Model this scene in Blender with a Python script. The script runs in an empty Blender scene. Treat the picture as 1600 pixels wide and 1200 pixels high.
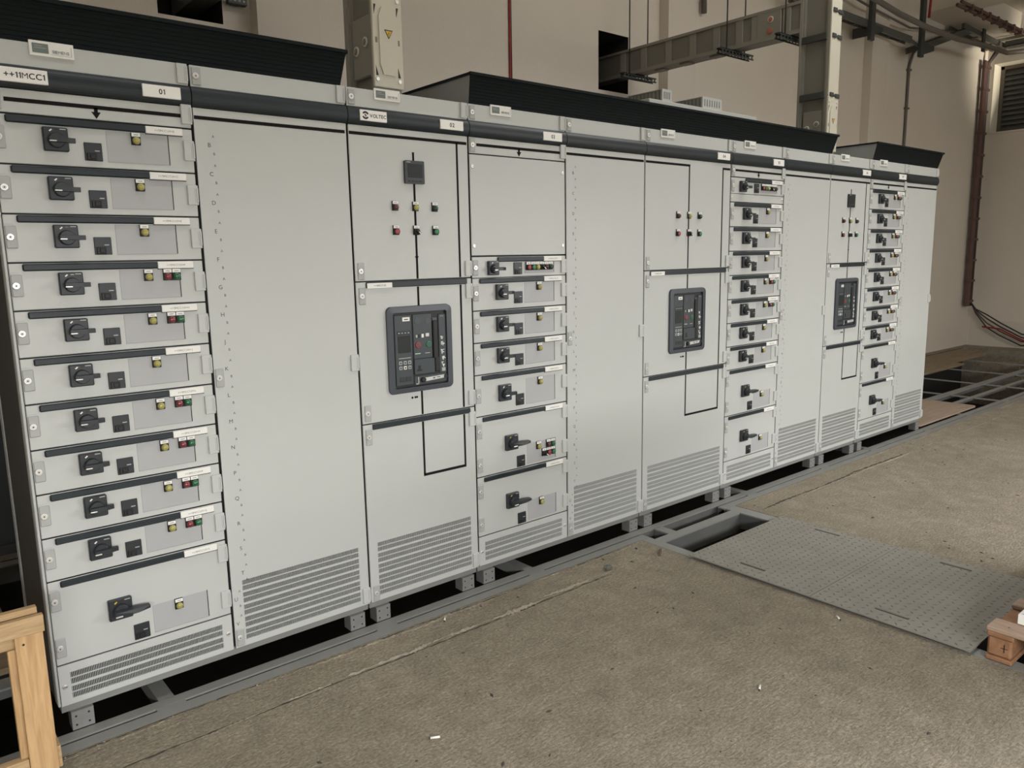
import bpy, bmesh, math, random
from mathutils import Vector, Matrix
random.seed(7)
S = bpy.context.scene
COL = S.collection

# ---------------------------------------------------------------- camera
F_PX = 1208.45
CAM = Vector((-0.359, -2.8602, 1.5913))
YAW, PITCH, ROLL = 0.6955, -0.1633, -0.018
fw = Vector((math.sin(YAW) * math.cos(PITCH), math.cos(YAW) * math.cos(PITCH), math.sin(PITCH)))
rt = Vector((math.cos(YAW), -math.sin(YAW), 0))
up = rt.cross(fw)
r2 = math.cos(ROLL) * rt + math.sin(ROLL) * up
u2 = -math.sin(ROLL) * rt + math.cos(ROLL) * up
cd = bpy.data.cameras.new('camera')
cam = bpy.data.objects.new('camera', cd)
COL.objects.link(cam)
M = Matrix((r2, u2, -fw)).transposed().to_4x4()
M.translation = CAM
cam.matrix_world = M
cd.sensor_fit = 'HORIZONTAL'
cd.sensor_width = 36
cd.lens = F_PX / 1600 * 36
cd.clip_start = 0.05
S.camera = cam

# ---------------------------------------------------------------- world, lights, exposure
W = bpy.data.worlds.new('world')
S.world = W
W.use_nodes = True
W.node_tree.nodes['Background'].inputs[0].default_value = (0.80, 0.90, 1.0, 1)
W.node_tree.nodes['Background'].inputs[1].default_value = 0.2


def area(name, loc, target, sx, sy, power, col):
    l = bpy.data.lights.new(name, 'AREA')
    l.shape = 'RECTANGLE'
    l.size = sx
    l.size_y = sy
    l.energy = power
    l.color = col
    o = bpy.data.objects.new(name, l)
    COL.objects.link(o)
    o.location = loc
    o.rotation_euler = (Vector(target) - Vector(loc)).to_track_quat('-Z', 'Y').to_euler()
    return o


# added strip lights hung in the room, standing in for daylight behind the camera
area('strip_fill_near', (-0.5, -4.5, 1.6), (-0.5, -4.25, 0.4), 3.9, 0.7, 365, (1.0, 0.99, 0.975))
area('strip_fill_far', (5.7, -4.7, 1.85), (5.7, -4.42, 0.6), 3.6, 0.8, 345, (1.0, 0.99, 0.975))
area('ceiling_fill_near', (0.2, -1.2, 4.9), (0.2, -1.2, 0), 3.0, 0.5, 28, (1.0, 0.985, 0.96))  # both ceiling lights are added, unseen, to brighten the floor
area('ceiling_fill_far', (5.0, -1.2, 4.9), (5.0, -1.2, 0), 2.4, 0.5, 66, (1.0, 0.985, 0.96))
area('upper_wall_fill', (9.0, -7.0, 3.5), (9.2, -5.2, 5.0), 11.0, 1.0, 125, (1.0, 0.985, 0.955))  # added upward fill for the back wall and ceiling; no window there
sp = bpy.data.lights.new('reveal_fill_spot', 'SPOT')  # added spot to brighten the window reveal and corner; no side door exists
sp.energy = 2300
sp.color = (1.0, 0.90, 0.72)
sp.spot_size = math.radians(16)
sp.spot_blend = 1.0
sp.shadow_soft_size = 0.4
so = bpy.data.objects.new('reveal_fill_spot', sp)
COL.objects.link(so)
so.location = (13.15, -5.0, 2.0)
so.rotation_euler = (Vector((13.85, 1.95, 4.5)) - so.location).to_track_quat('-Z', 'Y').to_euler()
S.view_settings.view_transform = 'Standard'
S.view_settings.look = 'None'
S.view_settings.gamma = 1
S.view_settings.use_curve_mapping = False
S.view_settings.exposure = 0.0

# ---------------------------------------------------------------- materials


def mat(name, col, rough=0.5, metal=0.0, noise=0.0, nscale=8.0, bump=0.0, bscale=60.0, spec=0.5, coat=0.0):
    m = bpy.data.materials.new(name)
    m.use_nodes = True
    nt = m.node_tree
    b = nt.nodes['Principled BSDF']
    b.inputs['Base Color'].default_value = (*col, 1)
    b.inputs['Roughness'].default_value = rough
    b.inputs['Metallic'].default_value = metal
    b.inputs['Specular IOR Level'].default_value = spec
    b.inputs['Coat Weight'].default_value = coat
    tc = nt.nodes.new('ShaderNodeTexCoord')
    if noise > 0:
        n = nt.nodes.new('ShaderNodeTexNoise')
        n.inputs['Scale'].default_value = nscale
        n.inputs['Detail'].default_value = 6
        nt.links.new(tc.outputs['Object'], n.inputs['Vector'])
        mx = nt.nodes.new('ShaderNodeMixRGB')
        mx.inputs[1].default_value = (*[c * (1 - noise) for c in col], 1)
        mx.inputs[2].default_value = (*[min(1, c * (1 + noise)) for c in col], 1)
        nt.links.new(n.outputs['Fac'], mx.inputs[0])
        nt.links.new(mx.outputs[0], b.inputs['Base Color'])
    if bump > 0:
        n2 = nt.nodes.new('ShaderNodeTexNoise')
        n2.inputs['Scale'].default_value = bscale
        n2.inputs['Detail'].default_value = 4
        nt.links.new(tc.outputs['Object'], n2.inputs['Vector'])
        bp = nt.nodes.new('ShaderNodeBump')
        bp.inputs['Strength'].default_value = bump
        bp.inputs['Distance'].default_value = 0.01
        nt.links.new(n2.outputs['Fac'], bp.inputs['Height'])
        nt.links.new(bp.outputs[0], b.inputs['Normal'])
    return m


RAL = mat('light_grey_paint', (0.500, 0.520, 0.508), 0.42, noise=0.03, nscale=3)
RALD = mat('grey_plastic_fittings', (0.385, 0.40, 0.395), 0.5)
DARKIN = mat('dark_interior', (0.018, 0.020, 0.021), 0.6)
SIDE = mat('dark_side_sheet', (0.040, 0.042, 0.042), 0.5)
BAND = mat('anthracite_trim', (0.010, 0.018, 0.023), 0.45)
HOOD = mat('black_hood', (0.0065, 0.0105, 0.0118), 0.75, spec=0.18)
HOODG = mat('grey_hood_side', (0.26, 0.27, 0.26), 0.45)
BLK = mat('black_plastic', (0.021, 0.026, 0.031), 0.42)
BLK2 = mat('black_matt', (0.008, 0.009, 0.010), 0.5)
LINE = mat('mimic_line_black', (0.010, 0.010, 0.010), 0.8, spec=0.15)
BRK = mat('breaker_frame_grey', (0.052, 0.060, 0.074), 0.4)
BRK2 = mat('breaker_face_grey', (0.042, 0.053, 0.060), 0.45)
SCREEN = mat('dark_screen', (0.022, 0.026, 0.026), 0.5, spec=0.3)
PLATE = mat('grey_instrument_plate', (0.40, 0.41, 0.42), 0.45)
WHITE = mat('white_label', (0.80, 0.80, 0.77), 0.5)
SILVER = mat('silver_label', (0.62, 0.62, 0.60), 0.3, 0.2)
LABEL = mat('bright_label', (0.86, 0.86, 0.83), 0.35)
INK = mat('label_ink', (0.015, 0.015, 0.015), 0.6)
INKG = mat('grey_ink', (0.16, 0.19, 0.18), 0.6)
LETTER = mat('letter_ink', (0.07, 0.075, 0.075), 0.6)
YEL = mat('yellow_lens', (0.36, 0.33, 0.09), 0.18, coat=0.5)
RED = mat('red_lens', (0.19, 0.028, 0.035), 0.18, coat=0.5)
DRED = mat('dark_red_lens', (0.075, 0.018, 0.020), 0.2, coat=0.5)
GRN = mat('green_lens', (0.015, 0.12, 0.050), 0.18, coat=0.5)
DGRN = mat('dark_green_lens', (0.012, 0.045, 0.025), 0.2, coat=0.5)
REDB = mat('red_button', (0.33, 0.045, 0.055), 0.4)
GRNB = mat('green_button', (0.03, 0.20, 0.09), 0.4)
STEEL = mat('zinc_screw', (0.78, 0.78, 0.76), 0.30, 0.6)
FRAME_SHADE = mat('shaded_frame_steel', (0.105, 0.108, 0.105), 0.6, 0.1, noise=0.3, nscale=7)  # darker copy of the frame steel; shade on the webs put into colour
GALV = mat('galvanised_steel', (0.25, 0.255, 0.25), 0.45, 0.3, noise=0.18, nscale=45)
FRAME = mat('steel_floor_frame', (0.235, 0.24, 0.228), 0.5, 0.1, noise=0.15, nscale=9)
CHK = mat('checker_plate_steel', (0.235, 0.228, 0.198), 0.6, 0.05, noise=0.22, nscale=5)
CHKD = mat('checker_plate_tear', (0.105, 0.102, 0.090), 0.5, 0.15)
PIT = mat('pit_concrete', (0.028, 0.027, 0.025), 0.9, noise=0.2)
WALL = mat('plaster_wall', (0.68, 0.625, 0.545), 0.9, noise=0.05, nscale=1.5, bump=0.25, bscale=90)
WALLP = mat('plaster_pilaster', (0.64, 0.59, 0.515), 0.9, noise=0.05, nscale=1.5)
CEIL = mat('ceiling_plaster', (0.68, 0.63, 0.55), 0.9, noise=0.05, nscale=2)
CREAM = mat('cream_busbar_cover', (0.56, 0.54, 0.45), 0.45, noise=0.04)
BUSG = mat('grey_busbar_housing', (0.255, 0.247, 0.210), 0.5, 0.1, noise=0.06)
BUSD = mat('dark_busbar_web', (0.185, 0.178, 0.150), 0.55, noise=0.06)
COPPER = mat('copper_red_bolt', (0.40, 0.14, 0.08), 0.5)
DSTEEL = mat('dark_strut_steel', (0.060, 0.066, 0.064), 0.5, 0.35)
TRAY = mat('cable_tray_steel', (0.115, 0.118, 0.108), 0.5, 0.35)
WARN = mat('warning_yellow', (0.66, 0.42, 0.04), 0.5)
REDC = mat('red_cable_sheath', (0.30, 0.02, 0.02), 0.5)
BROWN = mat('brown_conduit', (0.115, 0.062, 0.052), 0.6, noise=0.2, nscale=6)
DCAB = mat('dark_cable', (0.03, 0.03, 0.032), 0.5)
PIPE = mat('grey_pipe', (0.14, 0.125, 0.11), 0.5)
SLAT = mat('louvre_slat', (0.10, 0.103, 0.10), 0.5, 0.1)
REVEAL = mat('cream_window_reveal', (0.72, 0.68, 0.58), 0.8)
BROWNF = mat('brown_window_frame', (0.12, 0.10, 0.075), 0.6)
BUTT = mat('white_filter_paper', (0.80, 0.78, 0.72), 0.8)
STONE = mat('grey_stone', (0.13, 0.13, 0.12), 0.9)
STICK = mat('brown_wood_chip', (0.12, 0.085, 0.055), 0.9)
GRIT = mat('dark_grit', (0.05, 0.043, 0.035), 0.9)
DUCT = mat('pale_grey_duct', (0.50, 0.51, 0.48), 0.5)
DUCTG = mat('pale_grey_grating', (0.24, 0.25, 0.24), 0.6)
RIDGE = mat('pale_mortar', (0.27, 0.238, 0.19), 0.95, noise=0.2, nscale=30)


def wood(name, a, b, sc=(2.0, 30, 30)):
    m = mat(name, a, 0.7)
    nt = m.node_tree
    tc = nt.nodes.new('ShaderNodeTexCoord')
    mp = nt.nodes.new('ShaderNodeMapping')
    mp.inputs['Scale'].default_value = sc
    n = nt.nodes.new('ShaderNodeTexNoise')
    n.inputs['Scale'].default_value = 3
    n.inputs['Detail'].default_value = 8
    n.inputs['Distortion'].default_value = 0.6
    cr = nt.nodes.new('ShaderNodeValToRGB')
    cr.color_ramp.elements[0].position = 0.32
    cr.color_ramp.elements[1].position = 0.7
    cr.color_ramp.elements[0].color = (*a, 1)
    cr.color_ramp.elements[1].color = (*b, 1)
    nt.links.new(tc.outputs['Object'], mp.inputs[0])
    nt.links.new(mp.outputs[0], n.inputs['Vector'])
    nt.links.new(n.outputs['Fac'], cr.inputs[0])
    nt.links.new(cr.outputs[0], nt.nodes['Principled BSDF'].inputs['Base Color'])
    return m


PINE = wood('pine_board', (0.42, 0.26, 0.12), (0.58, 0.38, 0.19), (30, 30, 2.5))
PINEX = wood('pine_rail', (0.36, 0.24, 0.12), (0.50, 0.35, 0.19), (2.5, 30, 30))
PALW = wood('pallet_wood', (0.30, 0.21, 0.15), (0.40, 0.30, 0.23), (30, 2.5, 30))
PALB = wood('pallet_block', (0.22, 0.11, 0.055), (0.32, 0.17, 0.09), (9, 9, 9))
PLY = wood('plywood', (0.30, 0.23, 0.175), (0.37, 0.29, 0.225), (1.5, 10, 10))
BOARD = wood('old_board', (0.19, 0.145, 0.09), (0.28, 0.215, 0.14), (1.5, 14, 14))


def concrete_mat():
    m = bpy.data.materials.new('broomed_concrete')
    m.use_nodes = True
    nt = m.node_tree
    N = nt.nodes.new
    L = nt.links.new
    b = nt.nodes['Principled BSDF']
    b.inputs['Roughness'].default_value = 0.92
    tc = N('ShaderNodeTexCoord')

    def noise(scale, detail, mapping=None, dist=0.0, rough=0.6):
        n = N('ShaderNodeTexNoise')
        n.inputs['Scale'].default_value = scale
        n.inputs['Detail'].default_value = detail
        n.inputs['Distortion'].default_value = dist
        n.inputs['Roughness'].default_value = rough
        if mapping:
            mp = N('ShaderNodeMapping')
            mp.inputs['Scale'].default_value = mapping[0]
            mp.inputs['Rotation'].default_value = (0, 0, mapping[1])
            L(tc.outputs['Object'], mp.inputs[0])
            L(mp.outputs[0], n.inputs['Vector'])
        else:
            L(tc.outputs['Object'], n.inputs['Vector'])
        return n

    def ramp(src, p0, p1, c0, c1):
        r = N('ShaderNodeValToRGB')
        r.color_ramp.elements[0].position = p0
        r.color_ramp.elements[1].position = p1
        r.color_ramp.elements[0].color = (*c0, 1)
        r.color_ramp.elements[1].color = (*c1, 1)
        L(src, r.inputs[0])
        return r

    def mul(a, bb, fac):
        x = N('ShaderNodeMixRGB')
        x.blend_type = 'MULTIPLY'
        x.inputs[0].default_value = fac
        L(a, x.inputs[1])
        L(bb, x.inputs[2])
        return x

    big = noise(1.3, 6, rough=0.65)
    base = ramp(big.outputs['Fac'], 0.3, 0.72, (0.305, 0.268, 0.208), (0.400, 0.355, 0.281))
    mid = noise(9, 8, dist=0.4)
    midr = ramp(mid.outputs['Fac'], 0.30, 0.64, (0.80, 0.79, 0.77), (1.08, 1.08, 1.07))
    c = mul(base.outputs[0], midr.outputs[0], 0.85)
    fine = noise(85, 5, rough=0.7)
    finer = ramp(fine.outputs['Fac'], 0.38, 0.62, (0.52, 0.50, 0.46), (1.28, 1.28, 1.26))
    c = mul(c.outputs[0], finer.outputs[0], 0.62)
    str_ = noise(14, 8, ((2.0, 7, 1), 0.5), 1.2, 0.7)
    strr = ramp(str_.outputs['Fac'], 0.36, 0.62, (0.80, 0.79, 0.77), (1.10, 1.10, 1.10))
    c = mul(c.outputs[0], strr.outputs[0], 0.8)
    spk = noise(34, 3, rough=0.5)
    spr = ramp(spk.outputs['Fac'], 0.70, 0.74, (1, 1, 1), (0.52, 0.50, 0.46))
    c = mul(c.outputs[0], spr.outputs[0], 0.7)
    L(c.outputs[0], b.inputs['Base Color'])
    # broom strokes plus grain
    st = noise(6, 8, ((3.5, 11, 1), 0.30), 1.6, 0.7)
    st2 = noise(45, 6, None, 0.5, 0.7)
    ad = N('ShaderNodeMath')
    ad.operation = 'MULTIPLY_ADD'
    ad.inputs[1].default_value = 1.0
    L(st2.outputs['Fac'], ad.inputs[0])
    L(st.outputs['Fac'], ad.inputs[2])
    bp = N('ShaderNodeBump')
    bp.inputs['Strength'].default_value = 1.0
    bp.inputs['Distance'].default_value = 0.014
    L(ad.outputs[0], bp.inputs['Height'])
    L(bp.outputs[0], b.inputs['Normal'])
    return m


CONC = concrete_mat()
BLOCK = mat('shadow_block_grey', (0.16, 0.16, 0.155), 0.5)

# ---------------------------------------------------------------- mesh builder


class MB:
    def __init__(self, *mats):
        self.v = []
        self.f = []
        self.m = []
        self.s = []
        self.mats = list(mats)

    def mi(self, m):
        if m is None:
            return 0
        if m not in self.mats:
            self.mats.append(m)
        return self.mats.index(m)

    def add(self, vs, fs, m=None, smooth=False):
        o = len(self.v)
        k = self.mi(m)
        self.v += [tuple(p) for p in vs]
        for f in fs:
            self.f.append(tuple(i + o for i in f))
            self.m.append(k)
            self.s.append(smooth)
        return self

    def box(self, x0, x1, y0, y1, z0, z1, m=None, bev=0.0):
        if bev <= 0:
            vs = [(x, y, z) for x in (x0, x1) for y in (y0, y1) for z in (z0, z1)]
            fs = [(0, 1, 3, 2), (4, 6, 7, 5), (0, 4, 5, 1), (2, 3, 7, 6), (0, 2, 6, 4), (1, 5, 7, 3)]
            return self.add(vs, fs, m)
        b = min(bev, (x1 - x0) / 2.01, (y1 - y0) / 2.01, (z1 - z0) / 2.01)
        vs = []
        idx = {}
        X = (x0, x1)
        Y = (y0, y1)
        Z = (z0, z1)
        for i in (0, 1):
            for j in (0, 1):
                for k in (0, 1):
                    sx, sy, sz = (b, -b)[i], (b, -b)[j], (b, -b)[k]
                    idx[i, j, k] = len(vs)
                    vs += [(X[i], Y[j] + sy, Z[k] + sz), (X[i] + sx, Y[j], Z[k] + sz), (X[i] + sx, Y[j] + sy, Z[k])]
        fs = []
        q = lambda i, j, k, a: idx[i, j, k] + a
        for i in (0, 1):
            f = [q(i, 0, 0, 0), q(i, 0, 1, 0), q(i, 1, 1, 0), q(i, 1, 0, 0)]
            fs.append(f if i == 0 else f[::-1])
            f = [q(0, i, 0, 1), q(1, i, 0, 1), q(1, i, 1, 1), q(0, i, 1, 1)]
            fs.append(f if i == 0 else f[::-1])
            f = [q(0, 0, i, 2), q(0, 1, i, 2), q(1, 1, i, 2), q(1, 0, i, 2)]
            fs.append(f if i == 0 else f[::-1])
        for i in (0, 1):
            for j in (0, 1):
                f = [q(i, j, 0, 0), q(i, j, 0, 1), q(i, j, 1, 1), q(i, j, 1, 0)]
                fs.append(f if (i + j) % 2 else f[::-1])
                f = [q(i, 0, j, 0), q(i, 0, j, 2), q(i, 1, j, 2), q(i, 1, j, 0)]
                fs.append(f if (i + j) % 2 == 0 else f[::-1])
                f = [q(0, i, j, 1), q(0, i, j, 2), q(1, i, j, 2), q(1, i, j, 1)]
                fs.append(f if (i + j) % 2 else f[::-1])
        for i in (0, 1):
            for j in (0, 1):
                for k in (0, 1):
                    f = [q(i, j, k, 0), q(i, j, k, 1), q(i, j, k, 2)]
                    fs.append(f if (i + j + k) % 2 == 0 else f[::-1])
        return self.add(vs, fs, m)

    def prism(self, poly, y0, y1, m=None):
        """polygon of (x,z) extruded from y0 (front) to y1"""
        n = len(poly)
        vs = [(x, y0, z) for x, z in poly] + [(x, y1, z) for x, z in poly]
        fs = [tuple(range(n)), tuple(range(2 * n - 1, n - 1, -1))]
        fs += [(i, i + n, (i + 1) % n + n, (i + 1) % n) for i in range(n)]
        return self.add(vs, fs, m)

    def lathe(self, c, prof, seg=16, m=None, axis=(0, -1, 0), smooth=True):
        """prof: list of (radius, distance along axis)"""
        a = Vector(axis).normalized()
        t = a.orthogonal().normalized()
        b = a.cross(t)
        c = Vector(c)
        vs = []
        for r, d in prof:
            for i in range(seg):
                w = 2 * math.pi * i / seg
                vs.append(c + a * d + (t * math.cos(w) + b * math.sin(w)) * r)
        fs = []
        for k in range(len(prof) - 1):
            for i in range(seg):
                j = (i + 1) % seg
                fs.append((k * seg + i, k * seg + j, (k + 1) * seg + j, (k + 1) * seg + i))
        self.add(vs, fs, m, smooth)
        o = len(self.v) - len(vs)
        for k, rev in ((0, True), (len(prof) - 1, False)):
            f = [o + k * seg + i for i in range(seg)]
            self.f.append(tuple(f[::-1] if rev else f))
            self.m.append(self.mi(m))
            self.s.append(False)
        return self

    def tube(self, pts, r, seg=8, m=None):
        pts = [Vector(p) for p in pts]
        vs = []
        n = len(pts)
        prev = None
        for i, p in enumerate(pts):
            d = (pts[min(i + 1, n - 1)] - pts[max(i - 1, 0)]).normalized()
            if prev is None:
                t = d.orthogonal().normalized()
            else:
                t = (prev - d * prev.dot(d)).normalized()
            prev = t
            b = d.cross(t)
            for k in range(seg):
                w = 2 * math.pi * k / seg
                vs.append(p + (t * math.cos(w) + b * math.sin(w)) * r)
        fs = []
        for i in range(n - 1):
            for k in range(seg):
                j = (k + 1) % seg
                fs.append((i * seg + k, i * seg + j, (i + 1) * seg + j, (i + 1) * seg + k))
        fs.append(tuple(range(seg))[::-1])
        fs.append(tuple(range((n - 1) * seg, n * seg)))
        return self.add(vs, fs, m, True)

    def beam(self, p0, p1, w, h, m=None):
        """box bar between two points, w horizontal, h vertical"""
        p0 = Vector(p0)
        p1 = Vector(p1)
        d = (p1 - p0).normalized()
        s = d.cross(Vector((0, 0, 1)))
        s = Vector((1, 0, 0)) if s.length < 1e-4 else s.normalized()
        t = s.cross(d)
        vs = []
        for p in (p0, p1):
            for a, b in ((-1, -1), (1, -1), (1, 1), (-1, 1)):
                vs.append(p + s * (a * w / 2) + t * (b * h / 2))
        return self.add(vs, [(3, 2, 1, 0), (4, 5, 6, 7), (0, 1, 5, 4), (1, 2, 6, 5), (2, 3, 7, 6), (3, 0, 4, 7)], m)

    def text(self, s, x, z, size, m=None, y=-0.001, align='CENTER', sx=1.0, bold=0.0):
        """lettering standing on the front plane, centred on (x, z)"""
        run = []
        w = 0.0
        for ch in s:
            if ch == ' ':
                w += 0.30
                continue
            vs, fs = glyph(ch, bold)
            x0 = min(p[0] for p in vs)
            x1 = max(p[0] for p in vs)
            run.append((w - x0, vs, fs))
            w += x1 - x0 + 0.10
        w -= 0.10
        for dx, vs, fs in run:
            self.add([(x + (p[0] + dx - w / 2) * size * sx, y, z + p[1] * size) for p in vs], fs, m)
        return self

    def mesh(self, name):
        me = bpy.data.meshes.new(name)
        me.from_pydata(self.v, [], self.f)
        for m in self.mats:
            me.materials.append(m)
        me.polygons.foreach_set('material_index', self.m)
        me.polygons.foreach_set('use_smooth', self.s)
        me.update()
        return me


_tx = {}


def glyph(ch, bold=0.0):
    if (ch, bold) in _tx:
        return _tx[ch, bold]
    if ch == '1':
        t = 0.050 + bold
        vs = [(-t, -0.345), (t, -0.345), (t, 0.345), (-t * 0.6, 0.345), (-0.19, 0.21), (-0.19, 0.13 - bold * 0.5), (-t, 0.22)]
        out = (vs, [tuple(range(7))])
    else:
        cu = bpy.data.curves.new('t', 'FONT')
        cu.body = ch
        cu.size = 1
        cu.offset = 0.0 if ch in 'MNW' else bold
        cu.resolution_u = 3
        o = bpy.data.objects.new('t', cu)
        COL.objects.link(o)
        dg = bpy.context.evaluated_depsgraph_get()
        dg.update()
        me = bpy.data.meshes.new_from_object(o.evaluated_get(dg))
        bpy.data.objects.remove(o)
        out = ([(p.co.x, p.co.y - 0.345) for p in me.vertices], [tuple(p.vertices) for p in me.polygons])
        bpy.data.meshes.remove(me)
    _tx[ch, bold] = out
    return out


def thing(name, label, cat, loc=(0, 0, 0), group=None, mesh=None, kind=None):
    o = bpy.data.objects.new(name, mesh.mesh(name) if isinstance(mesh, MB) else mesh)
    COL.objects.link(o)
    o.location = loc
    o['label'] = label
    o['category'] = cat
    if group:
        o['group'] = group
    if kind:
        o['kind'] = kind
    return o


def part(name, mesh, parent, loc=(0, 0, 0), label=None, kind=None):
    o = bpy.data.objects.new(name, mesh.mesh(name) if isinstance(mesh, MB) else mesh)
    COL.objects.link(o)
    o.parent = parent
    o.location = loc
    if label:
        o['label'] = label
    if kind:
        o['kind'] = kind
    return o


def struct(name, mb, label=None):
    o = bpy.data.objects.new(name, mb.mesh(name))
    COL.objects.link(o)
    o['kind'] = 'structure'
    if label:
        o['label'] = label
    return o


_cache = {}


def cached(key, fn):
    if key not in _cache:
        _cache[key] = fn().mesh(key if isinstance(key, str) else key[0])
    return _cache[key]


# ---------------------------------------------------------------- the room
# floor slab with the hatch trench cut out and the cable pit behind the front rail
HX0, HX1, HY = 2.852, 3.758, -2.75
YE = -0.128
fl = MB(CONC)
XL, XR, YF = -5.0, 13.75, -9.6
DOOR = (-0.5, 9.0, 3.2)


def slab_grid(x0, x1, y0, y1, m=None):
    fl.add([(x0, y0, 0), (x1, y0, 0), (x1, y1, 0), (x0, y1, 0)], [(0, 1, 2, 3)], m)
    fl.add([(x0, y1, 0), (x1, y1, 0), (x1, y1, -0.22), (x0, y1, -0.22)], [(0, 1, 2, 3)], m)


slab_grid(XL, HX0, YF, YE)
slab_grid(HX1, XR, YF, YE)
slab_grid(HX0, HX1, YF, HY)
for x, s in ((HX0, 1), (HX1, -1)):
    f = (0, 1, 2, 3) if s > 0 else (3, 2, 1, 0)
    fl.add([(x, HY, 0), (x, YE, 0), (x, YE, -0.22), (x, HY, -0.22)], [f])
fl.add([(13.3, YE, 0), (XR, YE, 0), (XR, 2.15, 0), (13.3, 2.15, 0)], [(0, 1, 2, 3)])
fl.add([(13.3, YE, 0), (13.3, 2.15, 0), (13.3, 2.15, -0.9), (13.3, YE, -0.9)], [(0, 1, 2, 3)])
fl.add([(XL, 2.02, 0), (13.3, 2.02, 0), (13.3, 2.15, 0), (XL, 2.15, 0)], [(0, 1, 2, 3)])
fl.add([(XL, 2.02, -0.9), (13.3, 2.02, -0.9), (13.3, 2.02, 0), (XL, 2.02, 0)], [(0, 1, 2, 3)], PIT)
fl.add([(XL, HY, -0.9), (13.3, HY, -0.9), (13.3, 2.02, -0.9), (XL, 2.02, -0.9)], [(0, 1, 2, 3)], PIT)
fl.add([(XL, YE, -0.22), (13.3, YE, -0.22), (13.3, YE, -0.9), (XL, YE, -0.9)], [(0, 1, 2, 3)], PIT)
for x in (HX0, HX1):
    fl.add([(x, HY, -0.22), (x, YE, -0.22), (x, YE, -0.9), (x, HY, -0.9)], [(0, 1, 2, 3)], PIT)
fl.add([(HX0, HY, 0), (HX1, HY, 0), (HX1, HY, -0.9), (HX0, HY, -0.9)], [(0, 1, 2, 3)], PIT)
# construction joint: an irregular mortar ridge along the rail, and the rough edge next to the rail


def ridge(x0, x1, yc, h, w, m, step=0.010):
    n = int((x1 - x0) / step)
    vs = []
    drift = 0.0
    amp = 0.6
    for i in range(n + 1):
        x = x0 + (x1 - x0) * i / n
        drift = drift * 0.96 + random.uniform(-1, 1) * 0.0026
        amp = min(1.25, max(0.08, amp + random.uniform(-0.22, 0.22)))
        env = min(1, i / 8, (n - i) / 8) * amp
        hh = h * random.uniform(0.45, 1.25) * env
        a, c = w * env * random.uniform(0.35, 1.3), w * env * random.uniform(0.5, 1.6)
        y = yc + drift
        vs += [(x, y - a, 0.0003), (x + random.uniform(-1, 1) * step * 0.4, y - a * random.uniform(0.0, 0.7), hh), (x, y + c * random.uniform(0.2, 0.7), hh * random.uniform(0.4, 1.0)), (x, y + c, 0.0003)]
    fs = []
    for i in range(n):
        for k in range(3):
            q = i * 4 + k
            fs.append((q, q + 4, q + 5, q + 1))
    fl.add(vs, fs, m, False)


def crack(x0, x1, yc, w, m, step=0.02):
    n = int((x1 - x0) / step)
    vs = []
    drift = 0.0
    for i in range(n + 1):
        x = x0 + (x1 - x0) * i / n
        drift = drift * 0.95 + random.uniform(-1, 1) * 0.003
        ww = w * random.uniform(0.2, 1.3) * min(1, i / 6, (n - i) / 6)
        vs += [(x, yc + drift - ww / 2, 0.0008), (x, yc + drift + ww / 2, 0.0008)]
    fl.add(vs, [(2 * i, 2 * i + 2, 2 * i + 3, 2 * i + 1) for i in range(n)], m)


ridge(0.60, 1.95, -0.318, 0.015, 0.022, RIDGE)
ridge(1.93, 2.43, -0.300, 0.008, 0.012, RIDGE)
crack(0.6, 2.4, -0.331, 0.006, GRIT)
ridge(-0.6, 0.62, -0.322, 0.003, 0.006, CONC)
crack(-0.6, 0.75, -0.328, 0.009, GRIT)
crack(0.9, 2.4, -0.334, 0.003, GRIT)
ridge(3.85, 13.2, -0.300, 0.007, 0.008, RIDGE, 0.03)
crack(3.8, 5.8, -0.285, 0.016, GRIT)
ridge(-2.0, 2.84, -0.150, 0.005, 0.007, CONC)
ridge(3.8, 13.2, -0.150, 0.006, 0.008, CONC, 0.03)
crack(-2.0, 2.84, -0.1385, 0.006, GRIT)
struct('floor', fl)

# back wall with two square openings, pilasters
HZ = 5.05
HOLES = [(1.173, 1.556, 3.035, 3.55), (4.884, 5.276, 3.045, 3.54)]
wb = MB(WALL)


def wall_q(x0, x1, z0, z1):
    wb.add([(x0, 2.15, z0), (x1, 2.15, z0), (x1, 2.15, z1), (x0, 2.15, z1)], [(0, 1, 2, 3)])


xs = [XL, HOLES[0][0], HOLES[0][1], HOLES[1][0], HOLES[1][1], XR]
wall_q(xs[0], xs[1], 0, HZ)
wall_q(xs[2], xs[3], 0, HZ)
wall_q(xs[4], xs[5], 0, HZ)
for a, b, c, d in HOLES:
    wall_q(a, b, 0, c)
    wall_q(a, b, d, HZ)
    vs = [(a, 2.15, c), (b, 2.15, c), (b, 2.15, d), (a, 2.15, d)]
    vs += [(x, 2.75, z) for x, y, z in vs]
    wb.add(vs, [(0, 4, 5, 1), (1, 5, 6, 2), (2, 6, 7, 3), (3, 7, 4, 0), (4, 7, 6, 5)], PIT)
for xp in (1.73, 5.71, 9.70):
    wb.box(xp, xp + 0.42, 2.04, 2.152, 0, HZ, WALLP)
struct('wall_back', wb)

# far wall with the louvred window
WY0, WY1, WZ0, WZ1 = -0.40, 2.045, 3.40, 4.44
DX = 14.03
wf = MB(WALL)


def far_q(y0, y1, z0, z1):
    wf.add([(XR, y0, z0), (XR, y1, z0), (XR, y1, z1), (XR, y0, z1)], [(3, 2, 1, 0)])


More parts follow.
